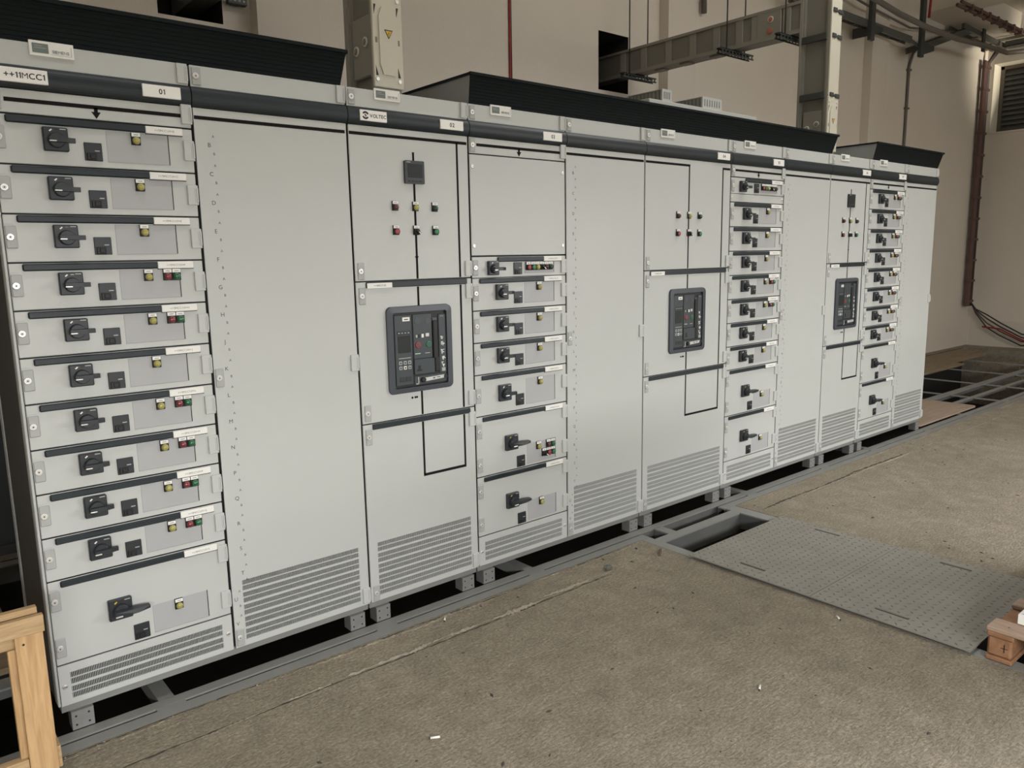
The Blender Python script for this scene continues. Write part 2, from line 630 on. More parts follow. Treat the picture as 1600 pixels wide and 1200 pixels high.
far_q(YF, WY0, 0, HZ)
far_q(WY1, 2.15, 0, HZ)
far_q(WY0, WY1, 0, WZ0)
far_q(WY0, WY1, WZ1, HZ)
wf.box(XR - 0.012, XR, YF, 2.10, 0.0, 0.42, WALLP)
struct('wall_right', wf)
wr = MB(REVEAL)
vs = [(XR, WY0, WZ0), (XR, WY1, WZ0), (XR, WY1, WZ1), (XR, WY0, WZ1)]
vs += [(14.22, y, z) for x, y, z in vs]
wr.add(vs, [(0, 1, 5, 4), (1, 2, 6, 5), (2, 3, 7, 6), (3, 0, 4, 7)])
wr.box(XR - 0.03, XR + 0.25, WY0 - 0.03, WY1 + 0.02, WZ0 - 0.025, WZ0 + 0.002, WALLP)
win = struct('window_1', wr, 'louvred window high in the far wall')
fr = MB(BROWNF)
for a, b, c, d in ((WY0, WY1, WZ0, WZ0 + 0.05), (WY0, WY1, WZ1 - 0.05, WZ1), (WY0, WY0 + 0.05, WZ0, WZ1), (WY1 - 0.05, WY1, WZ0, WZ1)):
    fr.box(DX, DX + 0.07, a, b, c, d)
part('window_frame', fr, win)
lv = MB(SLAT)
n = 12
for i in range(n):
    z = WZ0 + 0.06 + (WZ1 - WZ0 - 0.12) * (i + 0.5) / n
    lv.add([(DX + 0.075, WY0 + .05, z + 0.052), (DX + 0.075, WY1 - .05, z + 0.052), (DX + 0.012, WY1 - .05, z - 0.040), (DX + 0.012, WY0 + .05, z - 0.040),
            (DX + 0.085, WY0 + .05, z + 0.045), (DX + 0.085, WY1 - .05, z + 0.045), (DX + 0.022, WY1 - .05, z - 0.047), (DX + 0.022, WY0 + .05, z - 0.047)],
           [(3, 2, 1, 0), (4, 5, 6, 7), (0, 1, 5, 4), (2, 3, 7, 6), (1, 2, 6, 5), (3, 0, 4, 7)])
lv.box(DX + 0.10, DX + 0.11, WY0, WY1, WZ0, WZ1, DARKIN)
part('louvre', lv, win)

dr = MB(SIDE)  # dark panel added on the back wall to imitate the shaded gap
dr.box(-1.05, 0.62, 2.112, 2.149, 0.0, 2.45, SIDE)
dr.box(-0.97, 0.54, 2.100, 2.112, 0.06, 1.10, DARKIN, 0.004)
dr.box(-0.97, 0.54, 2.100, 2.112, 1.18, 2.38, DARKIN, 0.004)
struct('gap_shade_panel', dr, 'dark panel standing in for the shaded gap behind cabinet 01')
ce = MB(CEIL)
ce.add([(XL, YF, HZ), (XR, YF, HZ), (XR, 2.15, HZ), (XL, 2.15, HZ)], [(3, 2, 1, 0)])
ce.box(11.2, 11.6, YF, 1.62, 4.76, HZ, CEIL)
ce.box(11.2, XR, 1.62, 2.15, 4.76, HZ, CEIL)
struct('ceiling', ce)
wl = MB(WALL)
wl.add([(XL, YF, -0.01), (XL, 2.15, -0.01), (XL, 2.15, HZ), (XL, YF, HZ)], [(0, 1, 2, 3)])
struct('wall_left', wl)
wq = MB(WALL)
for a, b, c, d in ((XL, DOOR[0], 0, HZ), (DOOR[1], XR, 0, HZ), (DOOR[0], DOOR[1], DOOR[2], HZ)):
    wq.add([(a, YF, c), (b, YF, c), (b, YF, d), (a, YF, d)], [(3, 2, 1, 0)])
struct('wall_front', wq)

# ---------------------------------------------------------------- switchgear parts (shared meshes, local to the panel)


def m_lock(h=0.070):
    def f():
        b = MB(RALD)
        b.box(0.004, 0.036, -0.0045, 0.002, -h / 2, h / 2, RALD, 0.003)
        b.lathe((0.017, -0.0045, 0), [(0.0112, 0), (0.0112, 0.0025), (0.0095, 0.004)], 16, STEEL)
        b.lathe((0.017, -0.0085, 0), [(0.0070, 0), (0.0070, 0.0004)], 14, SILVER)
        b.lathe((0.017, -0.0089, 0), [(0.0028, 0), (0.0028, 0.0006)], 4, INK)
        return b
    return cached(('lock', h), f)


def m_hinge(h=0.068):
    def f():
        b = MB(RAL)
        b.box(-0.018, 0.018, -0.0085, 0.0005, -h / 2, h / 2, RAL, 0.002)
        b.box(0.0065, 0.0085, -0.0088, -0.008, -h * 0.36, h * 0.36, RALD)
        b.box(0.0115, 0.0185, -0.011, -0.004, -h * 0.38, h * 0.38, RAL, 0.002)
        return b
    return cached(('hinge_cover', h), f)


def m_screw():
    def f():
        b = MB(STEEL)
        b.lathe((0, 0, 0), [(0.0085, -0.001), (0.0085, 0.002), (0.006, 0.0035)], 12, STEEL)
        b.box(-0.006, 0.006, -0.0042, -0.0034, -0.001, 0.001, INK)
        return b
    return cached('screw', f)


def m_lamp(lens, kind='lamp'):
    def f():
        b = MB(BLK2)
        b.box(-0.0148, 0.0148, -0.007, 0.0005, -0.020, 0.020, BLK2, 0.0015)
        b.box(-0.0135, 0.0135, -0.0085, -0.0065, 0.0072, 0.0192, WHITE, 0.0006)
        b.box(-0.007, 0.007, -0.0088, -0.0084, 0.0120, 0.0140, INKG)
        c = (0, -0.007, -0.0060)
        if kind == 'lamp':
            b.lathe(c, [(0.0135, 0), (0.0135, 0.003)], 18, BLK2)
            b.lathe(c, [(0.0122, 0.002), (0.0122, 0.006), (0.0108, 0.0095), (0.0080, 0.0122), (0.0042, 0.0137), (0.0004, 0.0141)], 18, lens)
        elif kind == 'button':
            b.lathe(c, [(0.0140, 0), (0.0140, 0.007), (0.0120, 0.008)], 18, BLK2)
            b.lathe(c, [(0.0112, 0.006), (0.0112, 0.0095), (0.010, 0.0105), (0.001, 0.0105)], 18, lens)
        else:
            b.lathe(c, [(0.0138, 0), (0.0138, 0.007), (0.0115, 0.009)], 18, BLK2)
            d = Vector((0.72, 0, -0.70))
            s = Vector((0.70, 0, 0.72))
            o = Vector((0, 0, -0.0060))
            pts = [o - d * 0.010 + s * 0.005, o + d * 0.013 + s * 0.0045, o + d * 0.013 - s * 0.0045, o - d * 0.010 - s * 0.005]
            b.prism([(p.x, p.z) for p in pts], -0.026, -0.014, BLK2)
            pts = [o + d * 0.001 + s * 0.002, o + d * 0.0125 + s * 0.002, o + d * 0.0125 - s * 0.002, o + d * 0.001 - s * 0.002]
            b.prism([(p.x, p.z) for p in pts], -0.0268, -0.0258, WHITE)
            b.prism([(p.x + d.x * .0012, p.z + d.z * .0012) for p in (o + d * 0.0118 + s * 0.002, o + d * 0.013 + s * 0.002, o + d * 0.013 - s * 0.002, o + d * 0.0118 - s * 0.002)], -0.0265, -0.018, WHITE)
        return b
    return cached(('indicator_lamp', lens.name, kind), f)


def m_rotary(w, h, big):
    """door coupling rotary switch, origin at plate centre"""
    def plate():
        b = MB(BLK)
        b.box(-w / 2, w / 2, -0.018, 0.0005, -h / 2, h / 2, BLK, 0.003)
        b.box(w * 0.18, w * 0.42, -0.0186, -0.0178, h * 0.405, h * 0.445, RALD)
        b.box(-w * 0.02, w * 0.12, -0.0186, -0.0178, h * 0.38, h * 0.42, DRED)
        pts = [(-w * 0.22, h * 0.30), (-w * 0.12, h * 0.38), (-w * 0.16, h * 0.42), (-w * 0.26, h * 0.34)]
        b.prism(pts, -0.0187, -0.0178, WARN if big else WHITE)
        return b

    def knob():
        b = MB(BLK)
        r = min(w, h) * 0.34
        cz = -0.004
        b.lathe((0, -0.0178, cz), [(r, 0), (r, 0.004), (r * 0.93, 0.014), (r * 0.86, 0.016)], 24, BLK)
        L = 0.088 if big else 0.050
        t = 0.0085 if big else 0.0068
        d1 = -0.058 if big else -0.048
        pts = [(-r * 0.95, cz - t), (-r * 0.95, cz + t), (L * 0.55, cz + t), (L, cz + t * (0.6 if big else 1.0)), (L, cz - t * (0.6 if big else 1.0)), (L * 0.55, cz - t)]
        n = len(pts)
        vs = [(x, d1 if x < 0.9 * L else d1 + 0.006, z * 1.0) for x, z in pts] + [(x, -0.031, cz + (z - cz) * 1.15) for x, z in pts]
        fs = [tuple(range(n)), tuple(range(2 * n - 1, n - 1, -1))] + [(i, i + n, (i + 1) % n + n, (i + 1) % n) for i in range(n)]
        b.add(vs, fs, BLK)
        b.box(-r * 1.02, -r * 0.15, -0.0505 if not big else -0.0605, -0.046 if not big else -0.056, cz - t * 1.02, cz - t * 0.45, STEEL, 0.001)
        return b
    return (cached(('switch_plate', w, h, big), plate), cached(('rotary_handle', w, h, big), knob))


def m_reset():
    def f():
        b = MB(BLK)
        b.box(-0.026, 0.026, -0.0055, 0.0005, -0.0285, 0.0285, BLK, 0.0015)
        b.box(-0.021, 0.008, -0.0095, -0.005, -0.027, -0.004, BLK2, 0.002)
        b.box(-0.012, 0.004, -0.0125, -0.009, -0.022, -0.008, BLK2, 0.0015)
        b.box(0.004, 0.018, -0.0062, -0.0053, 0.0015, 0.0048, RALD)
        b.box(-0.026, 0.026, -0.0060, -0.0052, -0.0035, -0.0025, BLK2)
        return b
    return cached('operator_window', f)


def m_iplate(h):
    def f():
        b = MB(PLATE)
        b.box(0, 0.194, -0.0012, 0.0003, -h, 0, PLATE, 0.0008)
        b.box(0.1925, 0.1955, -0.0016, 0.0004, -h, 0, INK)
        b.box(0, 0.194, -0.0014, 0.0002, -h - 0.0016, -h, RALD)
        return b
    return cached(('instrument_plate', h), f)


def m_drawer(h):
    def f():
        b = MB(RAL)
        b.box(0.004, 0.594, 0.0, 0.007, -h + 0.0015, -0.0035, RAL, 0.0018)
        # pressed edge above the lock and hinge leaf
        b.box(0.005, 0.030, -0.0008, 0.0004, -0.0325, -0.0315, RALD)
        return b
    return cached(('drawer', h), f)


def m_grip(x0):
    def f():
        b = MB(BAND)
        b.box(x0, 0.448, -0.009, 0.001, -0.0275, -0.0045, BAND, 0.004)
        return b
    return cached(('grip_bar', x0), f)


def m_name(txt):
    def f():
        b = MB(WHITE)
        b.box(0.440, 0.560, -0.0105, -0.0005, -0.0285, -0.0045, WHITE, 0.002)
        b.box(0.440, 0.560, -0.008, -0.001, -0.0305, -0.0285, INK)  # dark strip drawn in as the shadow under the label
        b.text(txt, 0.500, -0.0165, 0.0098, INKG, -0.0108)
        return b
    return cached(('name_label', txt), f)


def m_grille(w, h, rows, pitch=0.0052):
    """slotted louvre field: real slots between thin bars, origin bottom-left"""
    def f():
        b = MB(RAL)
        gaps = []
        z = 0.0
        rh = (h - (rows - 1) * 0.0060) / rows
        zs = []
        for r in range(rows):
            zs.append((z, z + rh))
            g = 0.0035 if r % 2 == 0 else 0.0085
            if r < rows - 1:
                b.box(0, w, 0.0, 0.004, z + rh, z + rh + g, RAL)
            z += rh + g
        sc = h / zs[-1][1]
        for i in range(len(b.v)):
            x, y, zz = b.v[i]
            b.v[i] = (x, y, zz * sc)
        n = int(w / pitch)
        for a, c in zs:
            a *= sc
            c *= sc
            for i in range(n):
                x = (i + 0.5) * w / n
                t = pitch * 0.150
                b.add([(x - t, 0, a), (x + t, 0, a), (x + t, 0, c), (x - t, 0, c), (x - t, 0.003, a), (x + t, 0.003, a), (x + t, 0.003, c), (x - t, 0.003, c)],
                      [(0, 1, 2, 3), (0, 3, 7, 4), (1, 5, 6, 2)], RAL)
        return b
    return cached(('vent_grille', round(w, 3), round(h, 3), rows), f)


def panel_with_window(b, x0, x1, z0, z1, gx0, gx1, gz0, gz1, m=RAL):
    """flat front with a rectangular cut-out"""
    y0, y1 = 0.0, 0.007
    b.box(x0, x1, y0, y1, gz1, z1, m)
    b.box(x0, x1, y0, y1, z0, gz0, m)
    b.box(x0, gx0, y0, y1, gz0, gz1, m)
    b.box(gx1, x1, y0, y1, gz0, gz1, m)


LETTERS = 'ABCDEFGHJKLMNPQRSTUV'


def add_letters(b, x):
        for k, ch in enumerate(LETTERS):
            z = 2.1 - 0.1 * k
            dx = x + (-0.034 if z < 0.35 else 0.0)
            if k > 0:
                b.text(ch, 0.052 + dx, z, 0.021, LETTER, -0.0006)
            if k > 0:
                b.text('A', 0.067 + dx, z + 0.03, 0.0135, LETTER, -0.0006)
            if k < len(LETTERS) - 1:
                if k > 0:
                    b.text('B', 0.067 + dx, z - 0.03, 0.0135, LETTER, -0.0006)


def lbar(b, x0, x1, z0, z1, m=LINE, y=-0.0009):
    b.box(x0, x1, y, 0.0002, z0, z1, m)


T = 0.0062


def header(cab, x, w, maker=True):
    b = MB(RAL)
    b.box(x + 0.003, x + w - 0.005, 0, 0.007, 2.192, 2.264, RAL, 0.0018)
    h = part('header_panel', b, cab)
    part('lock', m_lock(0.060), h, (x + 0.004, 0, 2.228))
    part('hinge_cover', m_hinge(0.066), h, (x + w - 0.024, 0, 2.230))
    b = MB(BAND)
    n = 10
    pr = [(0.0, 2.1245)] + [(-0.014 * math.sin(math.pi * i / n) ** 0.6 if 0 < i < n else -0.002, 2.1255 + 0.066 * i / n) for i in range(n + 1)] + [(0.0, 2.1925), (0.02, 2.1925), (0.02, 2.1245)]
    k = len(pr)
    vs = [(x + 0.0015, y, z) for y, z in pr] + [(x + w - 0.002, y, z) for y, z in pr]
    b.add(vs, [tuple(range(k))[::-1], tuple(range(k, 2 * k))] + [(i, (i + 1) % k, (i + 1) % k + k, i + k) for i in range(k)], BAND)
    t = part('trim_band', b, cab)
    if maker:
        b = MB(SILVER)
        b.box(x + 0.126, x + 0.248, -0.006, 0.0005, 2.227, 2.272, WHITE, 0.001)
        b.box(x + 0.134, x + 0.178, -0.0068, -0.0058, 2.236, 2.264, INKG)
        b.box(x + 0.140, x + 0.160, -0.0072, -0.0066, 2.256, 2.2575, RALD)
        b.box(x + 0.140, x + 0.172, -0.0072, -0.0066, 2.250, 2.2515, RALD)
        b.box(x + 0.183, x + 0.242, -0.0065, -0.0058, 2.2345, 2.2352, RALD)
        b.box(x + 0.2405, x + 0.242, -0.0065, -0.0058, 2.2345, 2.263, RALD)
        b.text('SIEMENS', x + 0.211, 2.2435, 0.0125, INKG, -0.0070, bold=0.02)
        part('maker_plate', b, cab)
    return t


def tag_plate(t, x0, x1, z0, z1, txt, size, name='number_label', dx=0.0):
    b = MB(LABEL)
    b.box(x0, x1, -0.0165, -0.002, z0, z1, LABEL, 0.0015)
    if txt:
        b.text(txt, (x0 + x1) / 2 + dx, (z0 + z1) / 2, size, INK, -0.0168, bold=0.018)
    return part(name, b, t), b


def carcass(cab, x0, x1, left_end=False, right_end=False):
    b = MB(DARKIN)
    d = 0.60
    b.box(x0 + 0.001, x1 - 0.001, 0.0235, d, 0.102, 2.262, DARKIN)
    b.box(x0 + 0.004, x1 - 0.004, 0.022, d - 0.01, 0.068, 0.1015, FRAME)
    if left_end:
        b.box(x0 - 0.004, x0 + 0.001, 0.06, 0.53, 0.102, 2.262, SIDE)
    if right_end:
        b.box(x1 - 0.001, x1 + 0.004, 0.022, d, 0.102, 2.262, RAL)
    b.box(x0 + 0.001, x1 - 0.001, 0.0235, d, 2.262, 2.2645, RAL)
    part('carcass', b, cab)
    if left_end:
        b = MB(RAL)
        b.box(x0 - 0.006, x0 + 0.003, 0.006, 0.026, 0.10, 2.264, RAL, 0.002)
        b.box(x0 - 0.006, x0 + 0.001, 0.030, 0.058, 0.10, 2.264, RALD, 0.002)
        b.box(x0 - 0.006, x0 + 0.001, 0.545, 0.600, 0.10, 2.264, RALD, 0.002)
        part('corner_post', b, cab)

    def foot():
        b = MB(GALV)
        b.box(0, 0.070, 0, 0.004, 0.0005, 0.0675, GALV, 0.001)
        b.box(0, 0.004, 0.004, 0.06, 0.0005, 0.0675, GALV)
        b.box(0.0, 0.070, -0.0003, 0.060, 0.066, 0.068, GALV)
        for px, pz in ((0.014, 0.018), (0.014, 0.05), (0.054, 0.018), (0.054, 0.052)):
            b.lathe((px, 0.0001, pz), [(0.0038, 0), (0.0038, 0.0006)], 10, INK)
        return b
    me = cached('foot_bracket', foot)
    for xx in (x0 + 0.028, x1 - 0.100):
        part('foot_bracket', me, cab, (xx, 0.004, 0))
        part('foot_bracket', me, cab, (xx, 0.505, 0))


def add_drawer(cab, top, h, lamps, letter, unit, nm='withdrawable_unit'):
    d = part(nm, m_drawer(h), cab, (0, 0, top))
    small = h < 0.12
    x0 = 0.150 if small else 0.040
    part('grip_bar', m_grip(x0), d)
    part('name_label', m_name('++11MCC1.%s+%s' % (unit, letter)), d)
    big = h > 0.18
    mid = 0.18 < h < 0.25
    if small:
        rw, rh, cx, cz = 0.062, 0.066, 0.120, -0.055
        rx, rz, iz, ih = 0.276, -0.060, -0.0285, 0.054
    elif not big:
        rw, rh, cx, cz = 0.070, 0.073, 0.170, -0.070
        rx, rz, iz, ih = 0.276, -0.100, -0.030, 0.098
    elif mid:
        rw, rh, cx, cz = 0.074, 0.080, 0.176, -0.100
        rx, rz, iz, ih = 0.276, -0.147, -0.048, 0.128
    else:
        rw, rh, cx, cz = 0.076, 0.076, 0.212, -0.153
        rx, rz, iz, ih = 0.276, -0.260, -0.178, 0.104
    if mid:
        big = False
    p, k = m_rotary(rw, rh, big)
    part('switch_plate', p, d, (cx, 0, cz))
    part('rotary_handle', k, d, (cx, 0, cz), None)
    part('operator_window', m_reset(), d, (rx, 0, rz))
    part('instrument_plate', m_iplate(ih), d, (0.318, 0, iz))
    for lx, lz, lens, kind, lab in lamps:
        part('indicator_lamp' if kind == 'lamp' else ('selector_switch' if kind == 'sel' else 'push_button'), m_lamp(lens, kind), d, (0.318 + lx, -0.0008, iz + lz), lab)
    lk = [-0.072] if h < 0.18 else ([-0.100] if mid else [-0.072, -0.238])
    if small:
        lk = [-0.052]
    for z in lk:
        part('lock', m_lock(), d, (0.001, 0, z))
    hz = [-0.076] if h < 0.18 else ([-0.09] if mid else [-0.050, -0.235])
    if small:
        hz = [-0.055]
    for z in hz:
        part('hinge_cover', m_hinge(), d, (0.579, 0, z))
    return d


Y1 = [(0.090, -0.0195, YEL, 'lamp', 'yellow lamp')]
YRG = Y1 + [(0.1525, -0.0195, RED, 'lamp', 'red lamp'), (0.182, -0.0195, GRN, 'lamp', 'green lamp')]
YBIG = [(0.090, -0.0195, YEL, 'lamp', 'yellow lamp')]
YSIX = [(0.075, -0.021, YEL, 'lamp', 'yellow lamp'), (0.142, -0.021, DRED, 'lamp', 'dark red lamp'), (0.172, -0.021, GRN, 'lamp', 'green lamp'),
        (0.112, -0.063, BLK2, 'sel', 'black selector with white pointer'), (0.142, -0.063, REDB, 'button', 'red push button'), (0.172, -0.063, GRNB, 'button', 'green push button')]
ROW6 = [(0.022, -0.022, REDB, 'button', 'red push button'), (0.052, -0.022, GRNB, 'button', 'green push button'), (0.081, -0.022, YEL, 'lamp', 'yellow lamp'),
        (0.110, -0.022, BLK2, 'sel', 'black selector with white pointer'), (0.139, -0.022, DRED, 'lamp', 'dark red lamp'), (0.168, -0.022, DGRN, 'lamp', 'dark green lamp')]


def vent_panel(cab, x, w):
    b = MB(RAL)
    panel_with_window(b, x + 0.004, x + w - 0.006, 0.102, 0.247, x + 0.039, x + w - 0.043, 0.122, 0.217)
    v = part('vent_panel', b, cab)
    part('vent_grille', m_grille(w - 0.082, 0.095, 4), v, (x + 0.039, 0.0, 0.122))
    part('screw', m_screw(), v, (x + 0.020, 0, 0.170))
    part('screw', m_screw(), v, (x + w - 0.022, 0, 0.172))


def section_strip(cab, x, w):
    b = MB(RAL)
    b.box(x + 0.004, x + w - 0.006, 0, 0.007, 2.052, 2.1225, RAL, 0.0018)
    s = part('section_strip', b, cab)
    m = MB(LINE)
    lbar(m, x + 0.044, x + w - 0.036, 2.0905 - T, 2.0905 + T)
    m.prism([(x + 0.2905, 2.090), (x + 0.3015, 2.090), (x + 0.3015, 2.076), (x + 0.310, 2.076), (x + 0.296, 2.055), (x + 0.282, 2.076), (x + 0.2905, 2.076)], -0.0009, 0.0002, LINE)
    part('mimic_line', m, s)
    part('lock', m_lock(0.060), s, (x + 0.001, 0, 2.088))
    part('hinge_cover', m_hinge(0.066), s, (x + w - 0.021, 0, 2.096))


def cable_door(cab, x, w):
    b = MB(RAL)
    panel_with_window(b, x + 0.004, x + w - 0.006, 0.102, 2.1225, x + 0.046, x + w - 0.048, 0.126, 0.370)
    add_letters(b, x)
    d = part('cable_door', b, cab)
    part('vent_grille', m_grille(w - 0.094, 0.244, 10), d, (x + 0.046, 0, 0.126))
    m = MB(LINE)
    lbar(m, x + 0.006, x + w - 0.012, 2.0905 - T, 2.0905 + T)
    part('mimic_line', m, d)
    for z in (1.168, 0.142):
        part('lock', m_lock(), d, (x + 0.003, 0, z))
    for z in (1.168, 0.145):
        part('hinge_cover', m_hinge(), d, (x + w - 0.021, 0, z))


def mcc(x0, num, drawers, label, blank=None, left_end=False, right_end=False):
    cab = thing('switchgear_cabinet', label, 'cabinet', (x0, 0, 0), 'light grey switchgear cabinets in the row')
    carcass(cab, 0, 1.2, left_end, right_end)
    t = header(cab, 0, 0.6)
    header(cab, 0.6, 0.6, False)
    tag_plate(t, 0.440, 0.563, 2.140, 2.180, num, 0.024)
    if left_end:
        tag_plate(t, 0.030, 0.166, 2.140, 2.182, '++11MCC1', 0.0245, 'title_label', 0.006)
    section_strip(cab, 0, 0.6)
    for top, h, lamps, letter in drawers:
        add_drawer(cab, top, h, lamps, letter, num)
    if blank:
        a, c = blank
        b = MB(RAL)
        b.box(0.004, 0.594, 0, 0.007, c + 0.0015, a - 0.003, RAL, 0.0018)
        p = part('blank_panel', b, cab)
        zs = (a - 0.055, c + 0.045) if a - c > 0.2 else ((a + c) / 2,)
        for sx in (0.017, 0.577):
            for z in zs:
                part('screw', m_screw(), p, (sx, 0, z))
    vent_panel(cab, 0, 0.6)
    cable_door(cab, 0.6, 0.6)
    return cab


def rrect(x0, x1, z0, z1, r, n=5):
    pts = []
    for cx, cz, a0 in ((x0 + r, z0 + r, 180), (x1 - r, z0 + r, 270), (x1 - r, z1 - r, 0), (x0 + r, z1 - r, 90)):
        for i in range(n + 1):
            a = math.radians(a0 + 90 * i / n)
            pts.append((cx + r * math.cos(a), cz + r * math.sin(a)))
    return pts


def breaker(cab, bx):
    """air circuit breaker seen through its door cut-out; bx = offset of its left edge"""
    b = MB(BRK)
    o = rrect(0, 0.334, 1.009, 1.389, 0.024)
    i = rrect(0.028, 0.306, 1.034, 1.362, 0.008)
    n = len(o)
    vs = [(x + bx, 0.001, z) for x, z in o] + [(x + bx, -0.012, 1.199 + (z - 1.199) * 0.985) for x, z in o] + [(x + bx, -0.014, z) for x, z in i] + [(x + bx, 0.002, z) for x, z in i]
    fs = []
    for k in range(3):
        fs += [(k * n + a, k * n + (a + 1) % n, (k + 1) * n + (a + 1) % n, (k + 1) * n + a) for a in range(n)]
    b.add(vs, fs, BRK)
    br = part('circuit_breaker', b, cab, (0, 0, 0), 'dark grey framed circuit breaker front')
    X = lambda v: bx + v - 0.136
    f = MB(BRK2)
    f.box(X(0.165), X(0.442), -0.0035, 0.003, 1.036, 1.360, BLK2)
    f.box(X(0.173), X(0.259), -0.008, -0.003, 1.045, 1.352, BRK2, 0.002)       # left bay
    f.box(X(0.267), X(0.365), -0.008, -0.003, 1.155, 1.352, BRK2, 0.002)       # centre bay
    f.box(X(0.267), X(0.374), -0.0105, -0.003, 1.086, 1.153, BRK2, 0.002)      # lower flap
    f.box(X(0.401), X(0.438), -0.0085, -0.003, 1.080, 1.345, BRK2, 0.002)      # right strip
    f.box(X(0.267), X(0.438), -0.0065, -0.003, 1.040, 1.080, BRK2, 0.002)
    part('breaker_face', f, br)
    s = MB(SCREEN)
    s.box(X(0.187), X(0.252), -0.0095, -0.0075, 1.188, 1.262, SCREEN, 0.001)
    s.box(X(0.185), X(0.255), -0.0095, -0.0075, 1.266, 1.284, BLK, 0.001)
    for k in range(4):
        s.box(X(0.190 + k * 0.016), X(0.197 + k * 0.016), -0.0099, -0.0093, 1.272, 1.276, RALD)
    part('display', s, br)
    k = MB(BRK)
    k.box(X(0.184), X(0.255), -0.0084, -0.0076, 1.060, 1.168, BRK2)
    for r in range(2):
        for c in range(3):
            k.box(X(0.188 + c * 0.023), X(0.204 + c * 0.023), -0.0105, -0.0075, 1.137 - r * 0.022, 1.152 - r * 0.022, RALD if (r, c) != (1, 1) else WHITE, 0.002)
            k.box(X(0.192 + c * 0.023), X(0.200 + c * 0.023), -0.0108, -0.0102, 1.141 - r * 0.022, 1.148 - r * 0.022, BRK2)
    k.box(X(0.188), X(0.250), -0.0086, -0.0078, 1.163, 1.166, RALD)
    k.box(X(0.190), X(0.215), -0.0105, -0.0075, 1.062, 1.083, BLK, 0.001)
    k.box(X(0.220), X(0.250), -0.0105, -0.0075, 1.062, 1.083, BLK, 0.001)
    part('keypad', k, br)
    l = MB(WHITE)
    l.box(X(0.214), X(0.250), -0.0092, -0.0076, 1.324, 1.341, WHITE)
    l.box(X(0.222), X(0.242), -0.0095, -0.0090, 1.330, 1.334, INK)
    part('white_label', l, br)
    p = MB(BLK2)
    p.box(X(0.277), X(0.300), -0.0092, -0.0076, 1.247, 1.263, BLK2)
    p.box(X(0.278), X(0.287), -0.0096, -0.0090, 1.249, 1.261, RALD)
    p.box(X(0.308), X(0.320), -0.0100, -0.0076, 1.247, 1.263, WHITE, 0.001)
    p.box(X(0.330), X(0.348), -0.0100, -0.0076, 1.250, 1.265, SILVER, 0.001)
    p.box(X(0.272), X(0.300), -0.0088, -0.0078, 1.175, 1.181, GRNB)
    p.box(X(0.272), X(0.300), -0.0090, -0.0086, 1.177, 1.179, WHITE)
    p.box(X(0.325), X(0.350), -0.0088, -0.0078, 1.176, 1.179, RALD)
    p.lathe((X(0.290), -0.008, 1.323), [(0.015, 0), (0.015, 0.0012)], 20, BRK)
    p.lathe((X(0.343), -0.008, 1.318), [(0.012, 0), (0.012, 0.0012)], 20, BRK)
    p.box(X(0.285), X(0.298), -0.0115, -0.010, 1.108, 1.126, BLK2)
    p.box(X(0.279), X(0.304), -0.0115, -0.010, 1.100, 1.108, BLK2)
    part('indicator_window', p, br)
    for cx, cz, m1, m2 in ((0.289, 1.216, REDB, BRK2), (0.345, 1.216, GRNB, BRK2)):
        q = MB(m1)
        q.lathe((X(cx), -0.008, cz), [(0.0135, 0), (0.0135, 0.003), (0.0105, 0.004)], 18, m1)
        q.lathe((X(cx), -0.0118, cz), [(0.0085, 0), (0.0085, 0.0006)], 16, m2)
        q.lathe((X(cx), -0.0122, cz), [(0.0035, 0), (0.0035, 0.0006)], 10, m1)
        part('push_button', q, br, (0, 0, 0), 'red off button' if m1 is REDB else 'green on button')
    h = MB(BLK2)
    h.box(X(0.369), X(0.393), -0.0135, -0.003, 1.150, 1.318, BLK2, 0.003)
    h.box(X(0.376), X(0.399), -0.0130, -0.003, 1.090, 1.155, BLK2, 0.003)
    h.box(X(0.369), X(0.393), -0.0075, -0.003, 1.320, 1.330, BRK)
    part('charging_lever', h, br)
    g = MB(WHITE)
    random.seed(3)
    for z in (1.238, 1.211, 1.180, 1.146, 1.120):
        for q in range(3):
            dx = random.uniform(0, 0.012)
            dz = random.uniform(-0.008, 0.008)
            g.box(X(0.408 + dx), X(0.414 + dx + random.uniform(0.001, 0.010)), -0.0092, -0.0084, z + dz, z + dz + 0.003, WHITE)
            g.box(X(0.410 + dx), X(0.413 + dx), -0.0092, -0.0084, z + dz - 0.007, z + dz, WHITE)
    g.box(X(0.412), X(0.430), -0.0092, -0.0084, 1.088, 1.104, RALD)
    g.text('3WL', X(0.419), 1.336, 0.009, RALD, -0.0090)
    part('pictogram_strip', g, br)
    c = MB(SILVER)
    c.prism([(X(0.315), 1.052), (X(0.425), 1.058), (X(0.425), 1.072), (X(0.315), 1.068)], -0.0125, -0.006, SILVER)
    c.lathe((X(0.310), -0.006, 1.060), [(0.0115, 0), (0.0115, 0.009), (0.009, 0.010)], 16, BLK2)
    c.lathe((X(0.428), -0.006, 1.064), [(0.0095, 0), (0.0095, 0.009)], 16, BLK2)
    c.box(X(0.360), X(0.370), -0.0131, -0.0124, 1.060, 1.065, INK)
    c.box(X(0.380), X(0.398), -0.0131, -0.0124, 1.063, 1.066, INK)
    c.box(X(0.283), X(0.288), -0.009, -0.006, 1.044, 1.074, RALD)
    c.box(X(0.273), X(0.286), -0.009, -0.006, 1.042, 1.047, RALD)
    part('crank_handle', c, br)


